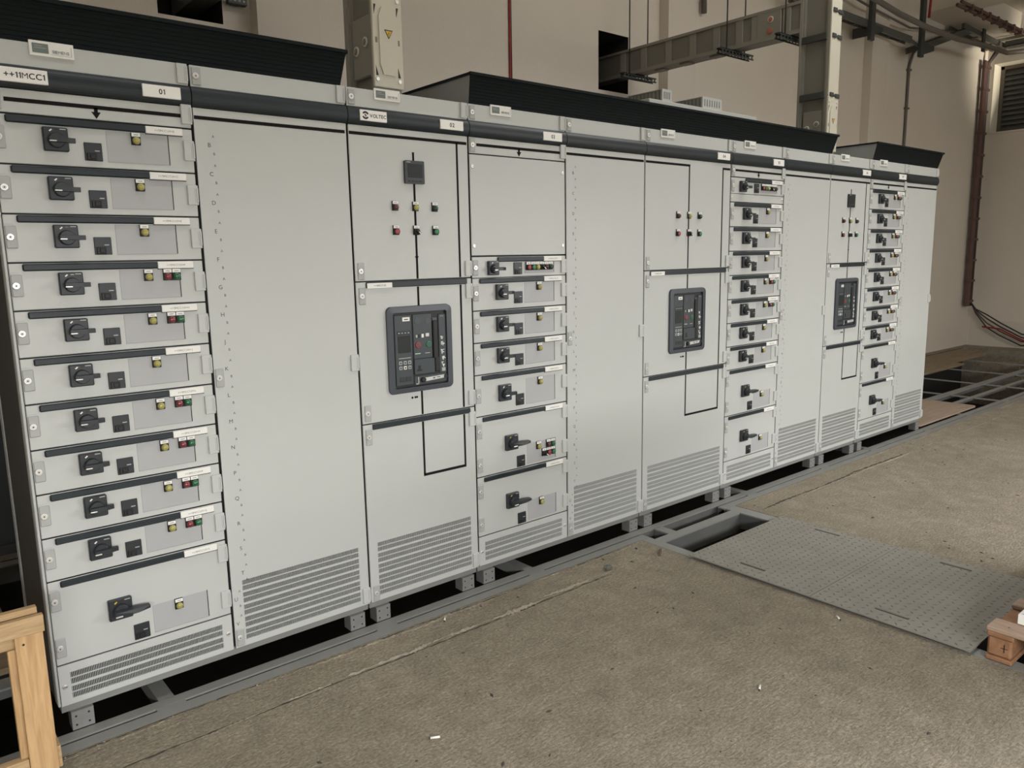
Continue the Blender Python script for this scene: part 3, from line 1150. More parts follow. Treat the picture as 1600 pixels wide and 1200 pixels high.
def acb(x0, w, num, label, meter, volt=False):
    cab = thing('switchgear_cabinet', label, 'cabinet', (x0, 0, 0), 'light grey switchgear cabinets in the row')
    carcass(cab, 0, w)
    t = header(cab, 0, w)
    tag_plate(t, w - 0.160, w - 0.037, 2.140, 2.180, num, 0.024)
    if volt:
        b = MB(SILVER)
        b.box(0.052, 0.175, -0.0165, -0.002, 2.139, 2.181, LABEL, 0.0015)
        # round emblem: two black arcs and a centre bolt
        cx, cz = 0.076, 2.160
        for a0 in (20, 200):
            arc = []
            for q in range(9):
                a = math.radians(a0 + 130 * q / 8)
                arc.append((cx + 0.0155 * math.cos(a), cz + 0.0155 * math.sin(a)))
            for q in range(8, -1, -1):
                a = math.radians(a0 + 130 * q / 8)
                arc.append((cx + 0.0085 * math.cos(a), cz + 0.0085 * math.sin(a)))
            for q in range(8):
                b.prism([arc[q], arc[17 - q], arc[16 - q], arc[q + 1]][::-1], -0.0171, -0.0164, INK)
        b.prism([(cx - 0.006, cz + 0.001), (cx + 0.002, cz + 0.007), (cx + 0.001, cz + 0.001), (cx + 0.006, cz - 0.001), (cx - 0.002, cz - 0.007), (cx - 0.001, cz - 0.001)][::-1], -0.0171, -0.0164, INK)
        b.text('VOLTEC', 0.133, 2.160, 0.0195, INK, -0.0170, sx=0.95, bold=0.018)
        part('title_label', b, t)
    cx = w / 2 + (0.005 if w < 0.7 else -0.010)          # mimic axis
    rx = cx + (0.229 if w < 0.7 else 0.326)
    # upper door
    b = MB(RAL)
    b.box(0.004, w - 0.006, 0, 0.007, 1.502, 2.1225, RAL, 0.0018)
    d = part('upper_door', b, cab)
    m = MB(LINE)
    if w < 0.7:
        lbar(m, 0.006, w - 0.012, 2.0905 - T, 2.0905 + T)
        lbar(m, cx - T * .8, cx + T * .8, 1.504, 2.034)
        m.prism([(cx - 0.010, 1.600), (cx, 1.583), (cx + 0.010, 1.600)], -0.0010, 0.0002, LINE)
    else:
        lbar(m, 0.006, cx + T, 2.0905 - T, 2.0905 + T)
        lbar(m, rx - T * .8, w - 0.012, 2.0905 - T, 2.0905 + T)
        lbar(m, cx - T * .8, cx + T * .8, 1.504, 2.09)
    lbar(m, rx - T * .8, rx + T * .8, 1.504, 2.09)
    part('mimic_line', m, d)
    if meter:
        q = MB(BLK)
        q.prism(rrect(cx - 0.050, cx + 0.047, 1.903, 1.998, 0.005), -0.012, 0.0005, BLK)
        q.box(cx - 0.037, cx + 0.037, -0.0128, -0.0118, 1.928, 1.985, SCREEN)
        q.box(cx - 0.042, cx - 0.022, -0.0126, -0.0118, 1.990, 1.993, RALD)
        for k in range(4):
            q.box(cx - 0.036 + k * 0.019, cx - 0.024 + k * 0.019, -0.0130, -0.0118, 1.910, 1.917, BLK2)
        part('power_meter', q, d)
    for lx, lz, lens, kind, lab in ((-0.101, 1.810, DRED, 'lamp', 'dark red lamp'), (0, 1.810, YEL, 'lamp', 'yellow lamp'), (0.099, 1.810, DGRN, 'lamp', 'dark green lamp'),
                                    (-0.101, 1.710, REDB, 'button', 'red push button'), (0, 1.710, BLK2, 'sel', 'black selector with white pointer'), (0.099, 1.710, GRNB, 'button', 'green push button')):
        part('indicator_lamp' if kind == 'lamp' else ('selector_switch' if kind == 'sel' else 'push_button'), m_lamp(lens, kind), d, (cx + lx, 0, lz), lab)
    part('lock', m_lock(), d, (0.010, 0, 1.542))
    part('hinge_cover', m_hinge(), d, (w - 0.021, 0, 1.542))
    # middle door with the breaker cut-out
    bx = cx - 0.169
    b = MB(RAL)
    panel_with_window(b, 0.004, w - 0.006, 0.902, 1.4965, bx + 0.02, bx + 0.314, 1.030, 1.368)
    d = part('middle_door', b, cab)
    m = MB(LINE)
    lbar(m, cx - T * .8, cx + T * .8, 1.372, 1.470)
    lbar(m, cx - T * .8, cx + T * .8, 0.904, 1.028)
    lbar(m, rx - T * .8, rx + T * .8, 0.904, 1.470)
    for k in (-0.050, -0.035, -0.026):
        m.lathe((cx + k, 0.0002, 0.985), [(0.005, 0), (0.005, 0.0012)], 12, LINE)
    part('mimic_line', m, d)
    q = MB(BAND)
    q.box(0.048, w - 0.030, -0.006, 0.001, 1.4715, 1.4965, BAND, 0.003)
    part('grip_bar', q, d)
    q = MB(WHITE)
    q.box(0.052, 0.172, -0.0085, -0.003, 1.4705, 1.4925, WHITE, 0.001)
    q.text('++11MCC1.%s' % num, 0.112, 1.4815, 0.0105, INK, -0.0088)
    part('name_label', q, d)
    for z in (1.440, 0.945):
        part('lock', m_lock(), d, (0.010, 0, z))
    for z in (1.440, 0.945):
        part('hinge_cover', m_hinge(), d, (w - 0.021, 0, z))
    breaker(cab, bx)
    # lower door
    b = MB(RAL)
    panel_with_window(b, 0.004, w - 0.006, 0.102, 0.8965, 0.046, w - 0.044, 0.126, 0.368)
    d = part('lower_door', b, cab)
    q = MB(BAND)
    q.box(0.048, w - 0.030, -0.006, 0.001, 0.8715, 0.8965, BAND, 0.003)
    part('grip_bar', q, d)
    m = MB(LINE)
    lbar(m, cx - T * .8, cx + T * .8, 0.624, 0.870)
    lbar(m, rx - T * .8, rx + T * .8, 0.624, 0.870)
    lbar(m, cx - T * .8, rx + T * .8, 0.624 - T, 0.624 + T)
    part('mimic_line', m, d)
    part('vent_grille', m_grille(w - 0.090, 0.242, 10), d, (0.046, 0, 0.126))
    for z in (0.842, 0.140):
        part('lock', m_lock(), d, (0.010, 0, z))
    for z in (0.842, 0.145):
        part('hinge_cover', m_hinge(), d, (w - 0.021, 0, z))
    return cab


d1 = []
for k, (lm, ch) in enumerate(zip([Y1, Y1, Y1, YRG, YRG, Y1, YRG, YRG, YRG, YRG], 'BCEFHJLMPQ')):
    d1.append((2.05 - 0.15 * k, 0.15, lm, ch))
d1.append((0.55, 0.30, YBIG, 'S'))
mcc(0.0, '01', d1, 'nearest cabinet, labelled 01 and ++11MCC1, with eleven stacked drawers and a lettered door', left_end=True)
acb(1.2, 0.6, '02', 'cabinet labelled VOLTEC and 02, with a large black breaker and square meter', True, True)
d3 = [(1.595, 0.10, ROW6, 'F'), (1.497, 0.152, Y1, 'G'), (1.345, 0.15, Y1, 'H'), (1.195, 0.152, Y1, 'K'), (1.043, 0.20, Y1, 'L'), (0.843, 0.296, YSIX, 'N'), (0.547, 0.297, YBIG, 'S')]
mcc(1.8, '03', d3, 'cabinet labelled 03, with a large blank square panel above seven drawers', (2.05, 1.597))
acb(3.0, 0.8, '04', 'widest cabinet, labelled 04, with a black breaker but no square meter', False)
d5 = [(2.05, 0.10, ROW6, 'A')] + [(1.90 - 0.15 * k, 0.15, YRG if k in (3, 4) else Y1, 'CDFGJKM'[k]) for k in range(7)] + [(0.85, 0.30, YBIG, 'N'), (0.55, 0.30, YBIG, 'S')]
mcc(3.8, '05', d5, 'cabinet labelled 05, with ten drawers and a narrow blank strip below the top one', (1.952, 1.90))
acb(5.0, 0.6, '06', 'narrow breaker cabinet labelled 06, small square meter, second from the far end', True)
d7 = [(2.05 - 0.15 * k, 0.15, YRG, 'ACDFGJKM'[k]) for k in range(8)] + [(0.85, 0.30, YBIG, 'N'), (0.55, 0.30, YBIG, 'S')]
mcc(5.6, '07', d7, 'farthest cabinet in the row, labelled 07, with ten drawers', right_end=True)

# ---------------------------------------------------------------- black roof hoods


def hood(x0, x1, label):
    t = thing('roof_hood', label, 'roof hood', (x0, 0, 2.2655), 'black roof hoods on the cabinets')
    w = x1 - x0
    i = 0.014
    h = 0.118
    b = MB(HOOD)
    # flared front with louvre ribs
    n = 9
    prof = [(0.004, 0.0)]
    for k in range(n):
        f0, f1 = k / n, (k + 0.92) / n
        prof += [(0.004 - 0.034 * f0 - 0.0012, h * f0 + 0.0008), (0.004 - 0.034 * f1 - 0.0002, h * f1), (0.004 - 0.034 * f1 + 0.0004, h * (f1 + 0.005))]
    prof.append((-0.030, h))
    vs = []
    for y, z in prof:
        e = i * (1 - z / h)
        vs += [(e, y, z), (w - e, y, z)]
    b.add(vs, [(2 * k, 2 * k + 1, 2 * k + 3, 2 * k + 2) for k in range(len(prof) - 1)], HOOD)
    b.box(-0.004, w + 0.004, -0.040, -0.026, h - 0.006, h + 0.008, HOOD, 0.002)
    part('front_louvre', b, t)
    b = MB(HOODG)
    b.add([(i, 0.004, 0), (0, -0.030, h), (0, 0.60, h), (i, 0.60, 0)], [(0, 1, 2, 3)], HOODG)
    b.add([(w - i, 0.004, 0), (w, -0.030, h), (w, 0.60, h), (w - i, 0.60, 0)], [(3, 2, 1, 0)], HOODG)
    b.add([(i, 0.60, 0), (w - i, 0.60, 0), (w, 0.60, h), (0, 0.60, h)], [(3, 2, 1, 0)], HOODG)
    b.add([(0, -0.030, h), (w, -0.030, h), (w, 0.60, h), (0, 0.60, h)], [(0, 1, 2, 3)], HOOD)
    b.box(-0.004, 0.006, -0.030, 0.60, h - 0.006, h + 0.006, HOOD)
    b.box(w - 0.006, w + 0.004, -0.030, 0.60, h - 0.006, h + 0.006, HOOD)
    part('side_sheet', b, t)
    return t


hood(0.0, 1.195, 'black roof hood over cabinet 01, at the top left')
hood(1.795, 5.02, 'longest black roof hood, spanning cabinets 03 to 05')
hood(5.605, 6.805, 'short black roof hood at the far end of the cabinet row')

# roof duct with two slatted vents behind the long hood
t = thing('roof_duct', 'low pale grey duct lying behind the long black roof hood', 'duct', (3.55, 0.44, 2.2655))
b = MB(DUCT)
b.box(0, 1.18, 0, 0.158, 0, 0.285, DUCT, 0.004)
part('duct_body', b, t)
for nx, w, lab in ((3.70, 0.095, 'smaller pale slatted vent box, left of the two on the roof duct'), (4.12, 0.215, 'wider pale slatted vent box, right of the two on the roof duct')):
    v = thing('vent_box', lab, 'vent', (nx, 0.46, 2.5510), 'vent boxes on the roof duct')
    b = MB(DUCT)
    hh = 0.072
    L = 0.30
    b.box(0, w, 0, 0.012, 0, hh, DUCT)
    b.box(0, w, L - 0.012, L, 0, hh, DUCT)
    b.box(0, w, 0, L, hh, hh + 0.004, DUCT)
    b.box(w - 0.004, w, 0.01, L, 0, hh, DUCT)
    b.box(0.004, 0.006, 0.012, L - 0.012, 0, hh, BUSD)
    part('box_shell', b, v)
    g = MB(DUCTG)
    n = 4 if w < 0.15 else 7
    for k in range(n):
        xx = 0.012 + (w - 0.024) * (k + 0.5) / n
        g.box(xx - 0.005, xx + 0.003, -0.002, 0.001, 0.018, hh - 0.012, DUCTG)
    part('front_grating', g, v)
    g = MB(DUCTG)
    for k in range(8):
        yy = 0.03 + (L - 0.05) * k / 8
        g.box(-0.002, 0.005, yy, yy + 0.014, 0.008, hh - 0.006, DUCTG)
    part('side_grating', g, v)

# ---------------------------------------------------------------- busbar trunking


def triangle_sign(b, cx, y, cz, s):
    b.prism([(cx - s, cz + s * 0.75), (cx, cz - s), (cx + s, cz + s * 0.75)], y - 0.0012, y, INK)
    q = s * 0.76
    b.prism([(cx - q, cz + q * 0.72), (cx, cz - q * 0.96), (cx + q, cz + q * 0.72)], y - 0.0020, y - 0.0008, WARN)
    b.prism([(cx - 0.1 * s, cz + 0.4 * s), (cx + 0.18 * s, cz + 0.05 * s), (cx, cz + 0.02 * s), (cx + 0.08 * s, cz - 0.4 * s), (cx - 0.18 * s, cz + 0.0), (cx - 0.02 * s, cz + 0.05 * s)][::-1], y - 0.0024, y - 0.0016, INK)


def trunk_vertical(t, x0, z_top, joint_z, z_bot=2.305, clips=()):
    """vertical run: cover plate to the front, flanged side channel"""
    w = 0.135
    y0, y1 = 0.10, 0.345
    b = MB(BUSG)
    b.box(x0, x0 + w, y0 + 0.012, y0 + 0.030, 2.2665, z_top, BUSG)
    b.box(x0, x0 + w, y1 - 0.020, y1, 2.2665, z_top, BUSG)
    b.box(x0 + 0.030, x0 + w - 0.030, y0 + 0.03, y1 - 0.02, 2.2665, z_top, BUSD)
    b.box(x0 + 0.010, x0 + w - 0.010, y0 + 0.03, y0 + 0.045, 2.2665, z_top, BUSG)
    b.box(x0 + 0.010, x0 + w - 0.010, y1 - 0.035, y1 - 0.02, 2.2665, z_top, BUSG)
    part('housing', b, t)
    c = MB(CREAM)
    c.box(x0 - 0.004, x0 + w + 0.004, y0 - 0.002, y0 + 0.012, z_bot, joint_z + 0.03, CREAM, 0.002)
    oc = [(0.040, -0.135), (0.095, -0.135), (0.112, -0.095), (0.112, 0.095), (0.095, 0.135), (0.040, 0.135), (0.024, 0.095), (0.024, -0.095)]
    mz = (z_bot + joint_z) / 2 + 0.005
    hh = (joint_z - z_bot) / 0.36
    c.prism([(x0 + a, mz + bb * hh) for a, bb in oc], y0 - 0.008, y0 - 0.002, CREAM)
    for sx in (0.010, 0.118):
        for zz in (-0.155, 0.165):
            c.lathe((x0 + sx, y0 - 0.002, mz + zz * hh), [(0.008, 0), (0.008, 0.004)], 8, STEEL)
        c.box(x0 + sx - 0.004, x0 + sx + 0.006, y0 - 0.003, y0, mz - 0.010, mz + 0.012, BUSD)
        c.prism([(x0 + sx - 0.006, mz + 0.10 * hh), (x0 + sx + 0.004, mz + 0.14 * hh), (x0 + sx - 0.006, mz + 0.14 * hh)], y0 - 0.003, y0, INK)
        c.prism([(x0 + sx - 0.006, mz - 0.10 * hh), (x0 + sx - 0.006, mz - 0.14 * hh), (x0 + sx + 0.006, mz - 0.14 * hh)], y0 - 0.003, y0, INK)
    triangle_sign(c, x0 + 0.068, y0 - 0.008, mz + 0.03, 0.020)
    part('joint_cover', c, t, (0, 0, 0), 'cream joint cover with yellow warning triangle')
    if z_top > joint_z + 0.04:
        c = MB(CREAM)
        c.box(x0 - 0.001, x0 + w + 0.001, y0, y0 + 0.012, joint_z + 0.032, z_top, CREAM, 0.002)
        part('front_cover', c, t)
    s = MB(BUSG)
    s.box(x0 + 0.012, x0 + 0.03, y0 + 0.05, y1 - 0.045, 2.36, joint_z - 0.06, BUSG, 0.004)
    for yy, zz in ((y0 + 0.09, 2.50), (y0 + 0.165, 2.475)):
        s.lathe((x0 + 0.012, yy, zz), [(0.021, 0), (0.021, 0.004), (0.014, 0.005)], 18, CREAM, (-1, 0, 0))
        s.lathe((x0 + 0.0072, yy, zz), [(0.0135, 0), (0.0135, 0.0008)], 18, BUSD, (-1, 0, 0))
        s.lathe((x0 + 0.007, yy, zz), [(0.008, 0), (0.008, 0.004)], 6, BUSG, (-1, 0, 0))
    part('joint_block', s, t)
    for z in clips:
        k = MB(DSTEEL)
        if z < 3.2:
            k.box(x0 - 0.006, x0 + 0.008, y0 + 0.03, y1 - 0.02, z - 0.030, z + 0.020, DSTEEL, 0.004)
        k.box(x0 + 0.012, x0 + 0.060, y0 - 0.010, y0 + 0.006, z - 0.020, z + 0.010, DSTEEL, 0.004)
        k.box(x0 + 0.085, x0 + w + 0.006, y0 - 0.010, y0 + 0.006, z - 0.024, z + 0.006, DSTEEL, 0.004)
        k.box(x0 + 0.05, x0 + 0.10, y0 - 0.006, y0 + 0.004, z - 0.013, z - 0.001, DSTEEL)
        part('clamp', k, t)


t = thing('busbar_trunking', 'cream and grey busbar riser with warning triangle, rising from cabinet 02', 'busbar trunking', (0, 0, 0))
trunk_vertical(t, 1.398, 3.9, 2.665)
b = MB(BUSG)
b.box(1.398, 1.533, 0.345, 2.60, 3.16, 3.38, BUSG)
part('horizontal_run', b, t)

t = thing('busbar_trunking', 'grey busbar trunking from cabinet 06, running back into the square wall opening', 'busbar trunking', (0, 0, 0))
trunk_vertical(t, 5.100, 3.62, 2.655, clips=(2.70, 3.10, 3.27))
X0, X1 = 5.100, 5.236
Z0, Z1 = 3.160, 3.382
b = MB(BUSG)
b.box(X0 + 0.012, X1 - 0.012, 0.345, 2.62, Z0 + 0.014, Z1 - 0.012, BUSD)
b.box(X0, X1, 0.345, 2.62, Z1 - 0.012, Z1, BUSG)
b.box(X0, X1, 0.345, 2.62, Z0, Z0 + 0.014, BUSG)
b.box(X0 - 0.001, X0 + 0.004, 0.345, 2.62, Z0, Z0 + 0.030, BUSG)
b.box(X0 - 0.001, X0 + 0.004, 0.345, 2.62, Z1 - 0.022, Z1, BUSG)
part('horizontal_run', b, t)
for yy in (2.06, 1.82, 1.55, 1.30, 1.07, 0.86, 0.72, 0.455):
    b = MB(BUSG)
    b.box(X0 + 0.003, X0 + 0.012, yy - 0.032, yy + 0.032, Z0 + 0.028, Z1 - 0.02, BUSG, 0.003)
    part('stiffener', b, t)
b = MB(BUSG)
b.box(X0 + 0.000, X0 + 0.012, 0.50, 0.70, Z0 + 0.016, Z1 - 0.012, BUSG, 0.003)
part('joint_plate', b, t)
for yy, zz in ((0.585, 3.305), (0.590, 3.225)):
    b = MB(COPPER)
    b.lathe((X0, yy, zz), [(0.024, 0), (0.024, 0.005), (0.018, 0.006)], 18, CREAM if zz > 3.27 else COPPER, (-1, 0, 0))
    b.lathe((X0 - 0.0055, yy, zz), [(0.016, 0), (0.016, 0.003)], 18, COPPER, (-1, 0, 0))
    b.lathe((X0 - 0.007, yy, zz), [(0.009, 0), (0.009, 0.005)], 6, COPPER, (-1, 0, 0))
    part('joint_bolt', b, t, (0, 0, 0), 'reddish joint bolt')
for yy in (1.05, 1.35, 1.62):
    b = MB(BUSG)
    b.box(X0 + 0.03, X1 - 0.03, yy, yy + 0.10, Z0 - 0.012, Z0, BUSG, 0.002)
    part('bottom_clip', b, t)


# trapeze hangers under the trunking
def hanger(y, xl, xr, lab):
    t = thing('trapeze_hanger', lab, 'hanger', (0, y, 0), 'trapeze hangers carrying the busbar trunking')
    for x in (xl, xr):
        b = MB(DSTEEL)
        b.tube([(x, 0, Z0 - 0.05), (x, 0, HZ if y < 1e9 else 0)], 0.0055, 8, DSTEEL)
        part('threaded_rod', b, t)
    b = MB(DSTEEL)
    z = Z0 - 0.004
    b.box(xl - 0.10, xr + 0.10, -0.021, 0.021, z - 0.004, z, DSTEEL)
    for s in (-1, 1):
        y0 = s * 0.021
        b.box(xl - 0.10, xr + 0.10, min(y0, y0 - s * 0.003), max(y0, y0 - s * 0.003), z - 0.042, z - 0.030, DSTEEL)
        b.box(xl - 0.10, xr + 0.10, min(y0, y0 - s * 0.003), max(y0, y0 - s * 0.003), z - 0.012, z, DSTEEL)
        n = 10
        for k in range(n):
            xx = xl - 0.10 + (xr - xl + 0.2) * (k + 0.5) / n
            b.box(xx - 0.008, xx + 0.008, min(y0, y0 - s * 0.003), max(y0, y0 - s * 0.003), z - 0.030, z - 0.012, DSTEEL)
    part('slotted_channel', b, t)


hanger(1.93, 5.045, 5.285, 'trapeze hanger nearest the wall opening, under the busbar trunking')
hanger(0.93, 5.045, 5.285, 'middle trapeze hanger under the busbar trunking')
hanger(0.43, 5.045, 5.285, 'trapeze hanger nearest the cream riser, beside the copper bolts')
# strut end beside the left wall opening
b = MB(DSTEEL)
b.box(1.572, 1.69, 2.085, 2.125, 3.150, 3.190, DSTEEL, 0.002)
b.box(1.60, 1.65, 2.125, 2.1495, 3.155, 3.185, DSTEEL)
for k in range(4):
    b.box(1.580 + k * .027, 1.594 + k * .027, 2.082, 2.085, 3.165, 3.177, GALV)
thing('strut_bracket', 'short slotted strut sticking out beside the left wall opening', 'bracket', (0, 0, 0), None, b)

# ---------------------------------------------------------------- cable trays, pipes and cables at the far end
t = thing('cable_tray', 'dark perforated cable tray running along the back wall near the ceiling', 'cable tray')
b = MB(TRAY)
b.box(7.6, 10.40, 1.87, 1.90, 4.215, 4.295, TRAY)
for k in range(9):
    b.box(7.8 + k * 0.3, 7.83 + k * 0.3, 1.90, 1.965, 4.225, 4.240, TRAY)
b.box(7.6, 10.40, 1.955, 1.965, 4.215, 4.255, TRAY)
b.beam((10.40, 1.885, 4.25), (10.62, 1.885, 4.215), 0.02, 0.03)
part('tray_channel', b, t)
for x in (9.24, 10.61):
    b = MB(DSTEEL)
    b.box(x - 0.045, x + 0.045, 1.82, 1.868, 4.06 if x < 10 else 4.065, 5.04, DSTEEL, 0.003)
    part('hanger_post', b, t)
b = MB(DSTEEL)
b.prism([(10.66, 4.10), (10.98, 4.19), (10.98, 4.25), (10.66, 4.25)], 1.83, 1.868, DSTEEL)
b.prism([(9.29, 4.13), (9.52, 4.20), (9.52, 4.25), (9.29, 4.25)], 1.84, 2.10, DSTEEL)
part('arm_bracket', b, t)

t = thing('cable_tray', 'second tray sloping up from the dark bracket toward the far corner', 'cable tray')
b = MB(TRAY)
b.beam((10.72, 1.90, 4.20), (12.22, 1.90, 4.66), 0.05, 0.075)
b.beam((10.72, 2.08, 4.20), (12.22, 2.08, 4.66), 0.02, 0.075)
part('sloping_channel', b, t)
b = MB(TRAY)
b.beam((12.05, 1.90, 4.70), (13.70, 1.90, 4.66), 0.04, 0.07)
b.beam((12.05, 2.08, 4.70), (13.70, 2.08, 4.66), 0.02, 0.07)
for k in range(6):
    b.beam((12.2 + k * 0.28, 1.90, 4.685 - k * .006), (12.2 + k * 0.28, 2.08, 4.685 - k * .006), 0.03, 0.015)
part('ladder_channel', b, t)
b = MB(DSTEEL)
b.box(12.67, 12.76, 1.85, 1.872, 4.44, 4.755, DSTEEL, 0.003)
part('hanger_post', b, t)
t = thing('cable_tray', 'tray of dark cables crossing the far wall above the louvred window', 'cable tray')
b = MB(TRAY)
b.box(13.50, 13.70, -4.0, 1.84, 4.62, 4.63, TRAY)
b.box(13.50, 13.51, -4.0, 1.84, 4.62, 4.70, TRAY)
part('tray_channel', b, t)
b = MB(DCAB)
for k in range(4):
    b.tube([(13.54 + k * 0.045, -4.0, 4.655), (13.54 + k * 0.045, 0.5, 4.66), (13.54 + k * 0.045, 1.80, 4.655)], 0.02, 8, DCAB if k % 2 else BROWN)
part('cables', b, t)
b = MB(PIPE)
b.tube([(7.6, 1.60, 4.40), (8.75, 1.60, 4.385), (9.40, 1.60, 4.330), (10.2, 1.60, 4.305), (11.1, 1.60, 4.315), (12.1, 1.60, 4.375), (12.9, 1.60, 4.40), (13.35, 1.45, 4.47), (13.42, 0.9, 4.55), (13.42, -3.0, 4.55)], 0.033, 10, PIPE)
thing('grey_cable_bundle', 'thick grey cable bundle sagging below the ceiling toward the far corner', 'cable', (0, 0, 0), None, b)
b = MB(PIPE)
b.tube([(7.6, 2.0, 4.66), (9.5, 2.0, 4.52), (10.6, 2.0, 4.46), (11.4, 2.0, 4.56), (12.0, 2.0, 4.64)], 0.014, 8, PIPE)
thing('thin_conduit', 'thin conduit strung behind the trays along the back wall', 'conduit', (0, 0, 0), None, b)
t = thing('ceiling_conduit', 'rust brown clipped conduit along the ceiling edge at the far corner', 'conduit')
b = MB(BROWN)
b.tube([(11.0, 1.585, 4.715), (13.35, 1.585, 4.725)], 0.024, 8, BROWN)
b.tube([(11.0, 1.54, 4.745), (13.35, 1.54, 4.745)], 0.020, 8, BROWN)
part('conduit_pipe', b, t)
for k in range(7):
    b = MB(BROWN)
    b.box(11.3 + k * 0.31, 11.35 + k * 0.31, 1.512, 1.615, 4.688, 4.770, BROWN, 0.003)
    part('clip', b, t)
b = MB(REDC)
b.tube([(9.95, 1.5, 5.045), (9.97, 1.5, 4.86), (10.05, 1.52, 4.62), (10.12, 1.56, 4.40)], 0.016, 8, REDC)
thing('red_cable', 'short bright red cable dropping from the ceiling to the grey bundle', 'cable', (0, 0, 0), None, b)
b = MB(REDC)
b.tube([(3.852, 2.138, 2.0), (3.855, 2.138, 3.2), (3.862, 2.138, 4.2), (3.862, 2.138, 5.04)], 0.0085, 8, REDC)
b.tube([(3.870, 2.140, 2.0), (3.874, 2.140, 5.04)], 0.005, 6, DCAB)
thing('red_cable', 'thin red cable running straight down the back wall above the long hood', 'cable', (0, 0, 0), None, b)
b = MB(PIPE)
b.tube([(10.94, 2.13, 0.3), (10.94, 2.13, 3.0), (10.95, 2.13, 4.05), (11.00, 2.11, 4.22), (11.1, 2.08, 4.32)], 0.020, 8, PIPE)
for z in (1.2, 2.4, 3.5, 4.0):
    b.box(10.905, 10.975, 2.10, 2.149, z - 0.012, z + 0.012, PIPE)
thing('wall_pipe', 'thin grey pipe standing against the back wall behind the far hood', 'pipe', (0, 0, 0), None, b)
b = MB(DSTEEL)
b.tube([(6.325, 2.10, 3.92), (6.325, 2.12, 5.04)], 0.028, 10, PIPE)
thing('drop_pipe', 'short grey pipe end hanging on the back wall above the trunking', 'pipe', (0, 0, 0), None, b)
# cable ladder down the corner
t = thing('corner_cable_run', 'brown clipped cable run going down the far corner of the room', 'cable run')
b = MB(BROWN)
b.box(13.40, 13.52, 2.055, 2.098, 0.66, 4.46, BROWN, 0.004)
part('cover_strip', b, t)
b = MB(DCAB)
for k in range(3):
    b.tube([(13.55 + k * 0.03, 2.07, 0.66), (13.55 + k * 0.03, 2.07, 4.44), (13.60, 2.0 - k * .03, 4.60)], 0.015, 8, DCAB if k != 1 else BROWN)
part('cables', b, t)
for k in range(12):
    b = MB(BROWN)
    b.box(13.385, 13.64, 2.045, 2.099, 0.72 + k * 0.33, 0.76 + k * 0.33, BROWN, 0.004)
    part('clip', b, t)
for k, (dy, dz, m, lab) in enumerate(((0.0, 0.10, DCAB, 'uppermost dark cable fanning out from the corner run'), (0.06, 0.04, DCAB, 'middle dark cable fanning out from the corner run'), (0.10, -0.03, BROWN, 'brown cable drooping out of the corner run'), (0.15, -0.10, DCAB, 'lowest dark cable drooping out of the corner run'))):
    b = MB(m)
    b.tube([(13.58, 2.05, 0.70), (13.58, 1.98, 0.58 + dz * .3), (13.58, 1.80, 0.42 + dz), (13.58, 1.60, 0.30 + dz), (13.60, 1.30, 0.12 + dz * .9 + 0.03), (13.60, 0.9, 0.16 + dz * .5), (13.60, 0.2, 0.07)], 0.011, 8, m)
    part('loose_cable', b, t, (0, 0, 0), lab)
b = MB(REDC)
b.tube([(13.56, 1.86, 0.33), (13.56, 1.6, 0.31), (13.56, 1.3, 0.16), (13.55, 0.9, 0.03)], 0.012, 8, REDC)
part('loose_cable', b, t, (0, 0, 0), 'red loose cable')

# ---------------------------------------------------------------- steel floor frame over the cable pit
t = thing('floor_frame', 'grey steel channel frame let into the floor under the cabinets', 'floor frame')


def rail(nm, x0, x1, y0, y1, z0=-0.10, z1=0.0):
    b = MB(FRAME)
    b.box(x0, x1, y0, y1, z1 - 0.008, z1, FRAME)
    b.box(x0, x1, y0, y0 + 0.006, z0, z1 - 0.008, FRAME_SHADE)
    b.box(x0, x1, y1 - 0.006, y1, z0, z1 - 0.008, FRAME_SHADE)
    return part(nm, b, t)


rail('front_rail', -2.5, 13.28, -0.048, 0.0)
rail('edge_rail', -2.5, 2.925, -0.122, -0.068)
rail('edge_rail', 3.655, 13.28, -0.122, -0.068)
rail('long_beam', -2.5, 13.28, 0.485, 0.575, -0.04)
rail('long_beam', 6.9, 13.28, 0.250, 0.295, -0.03)
rail('rear_rail', -2.5, 13.28, 1.93, 2.0)
for x in (0.335, 2.12, 4.05, 5.78, 7.74, 8.74, 9.73, 10.75, 11.77, 12.8):
    b = MB(FRAME)
    ww = 0.028 if x < 7 else 0.018
    b.box(x - ww, x + ww, 0.002, 1.928, -0.058 if x < 7 else -0.012, -0.001, FRAME)
    part('cross_beam', b, t)
for x in (0.335, 1.24, 2.12, 4.05, 5.0, 5.78, 6.8, 7.74, 8.74, 9.73, 10.75, 11.77, 12.8):
    b = MB(FRAME)
    b.box(x - 0.05, x + 0.05, -0.0675, -0.0485, -0.03, -0.0003, FRAME)
    part('groove_bridge', b, t)
b = MB(DARKIN)  # dark strips laid in the groove to imitate its shade
b.box(-2.5, 2.85, -0.0672, -0.0488, -0.05, -0.016, DARKIN)
b.box(3.76, 13.28, -0.0672, -0.0488, -0.05, -0.016, DARKIN)
part('groove_shade', b, t)
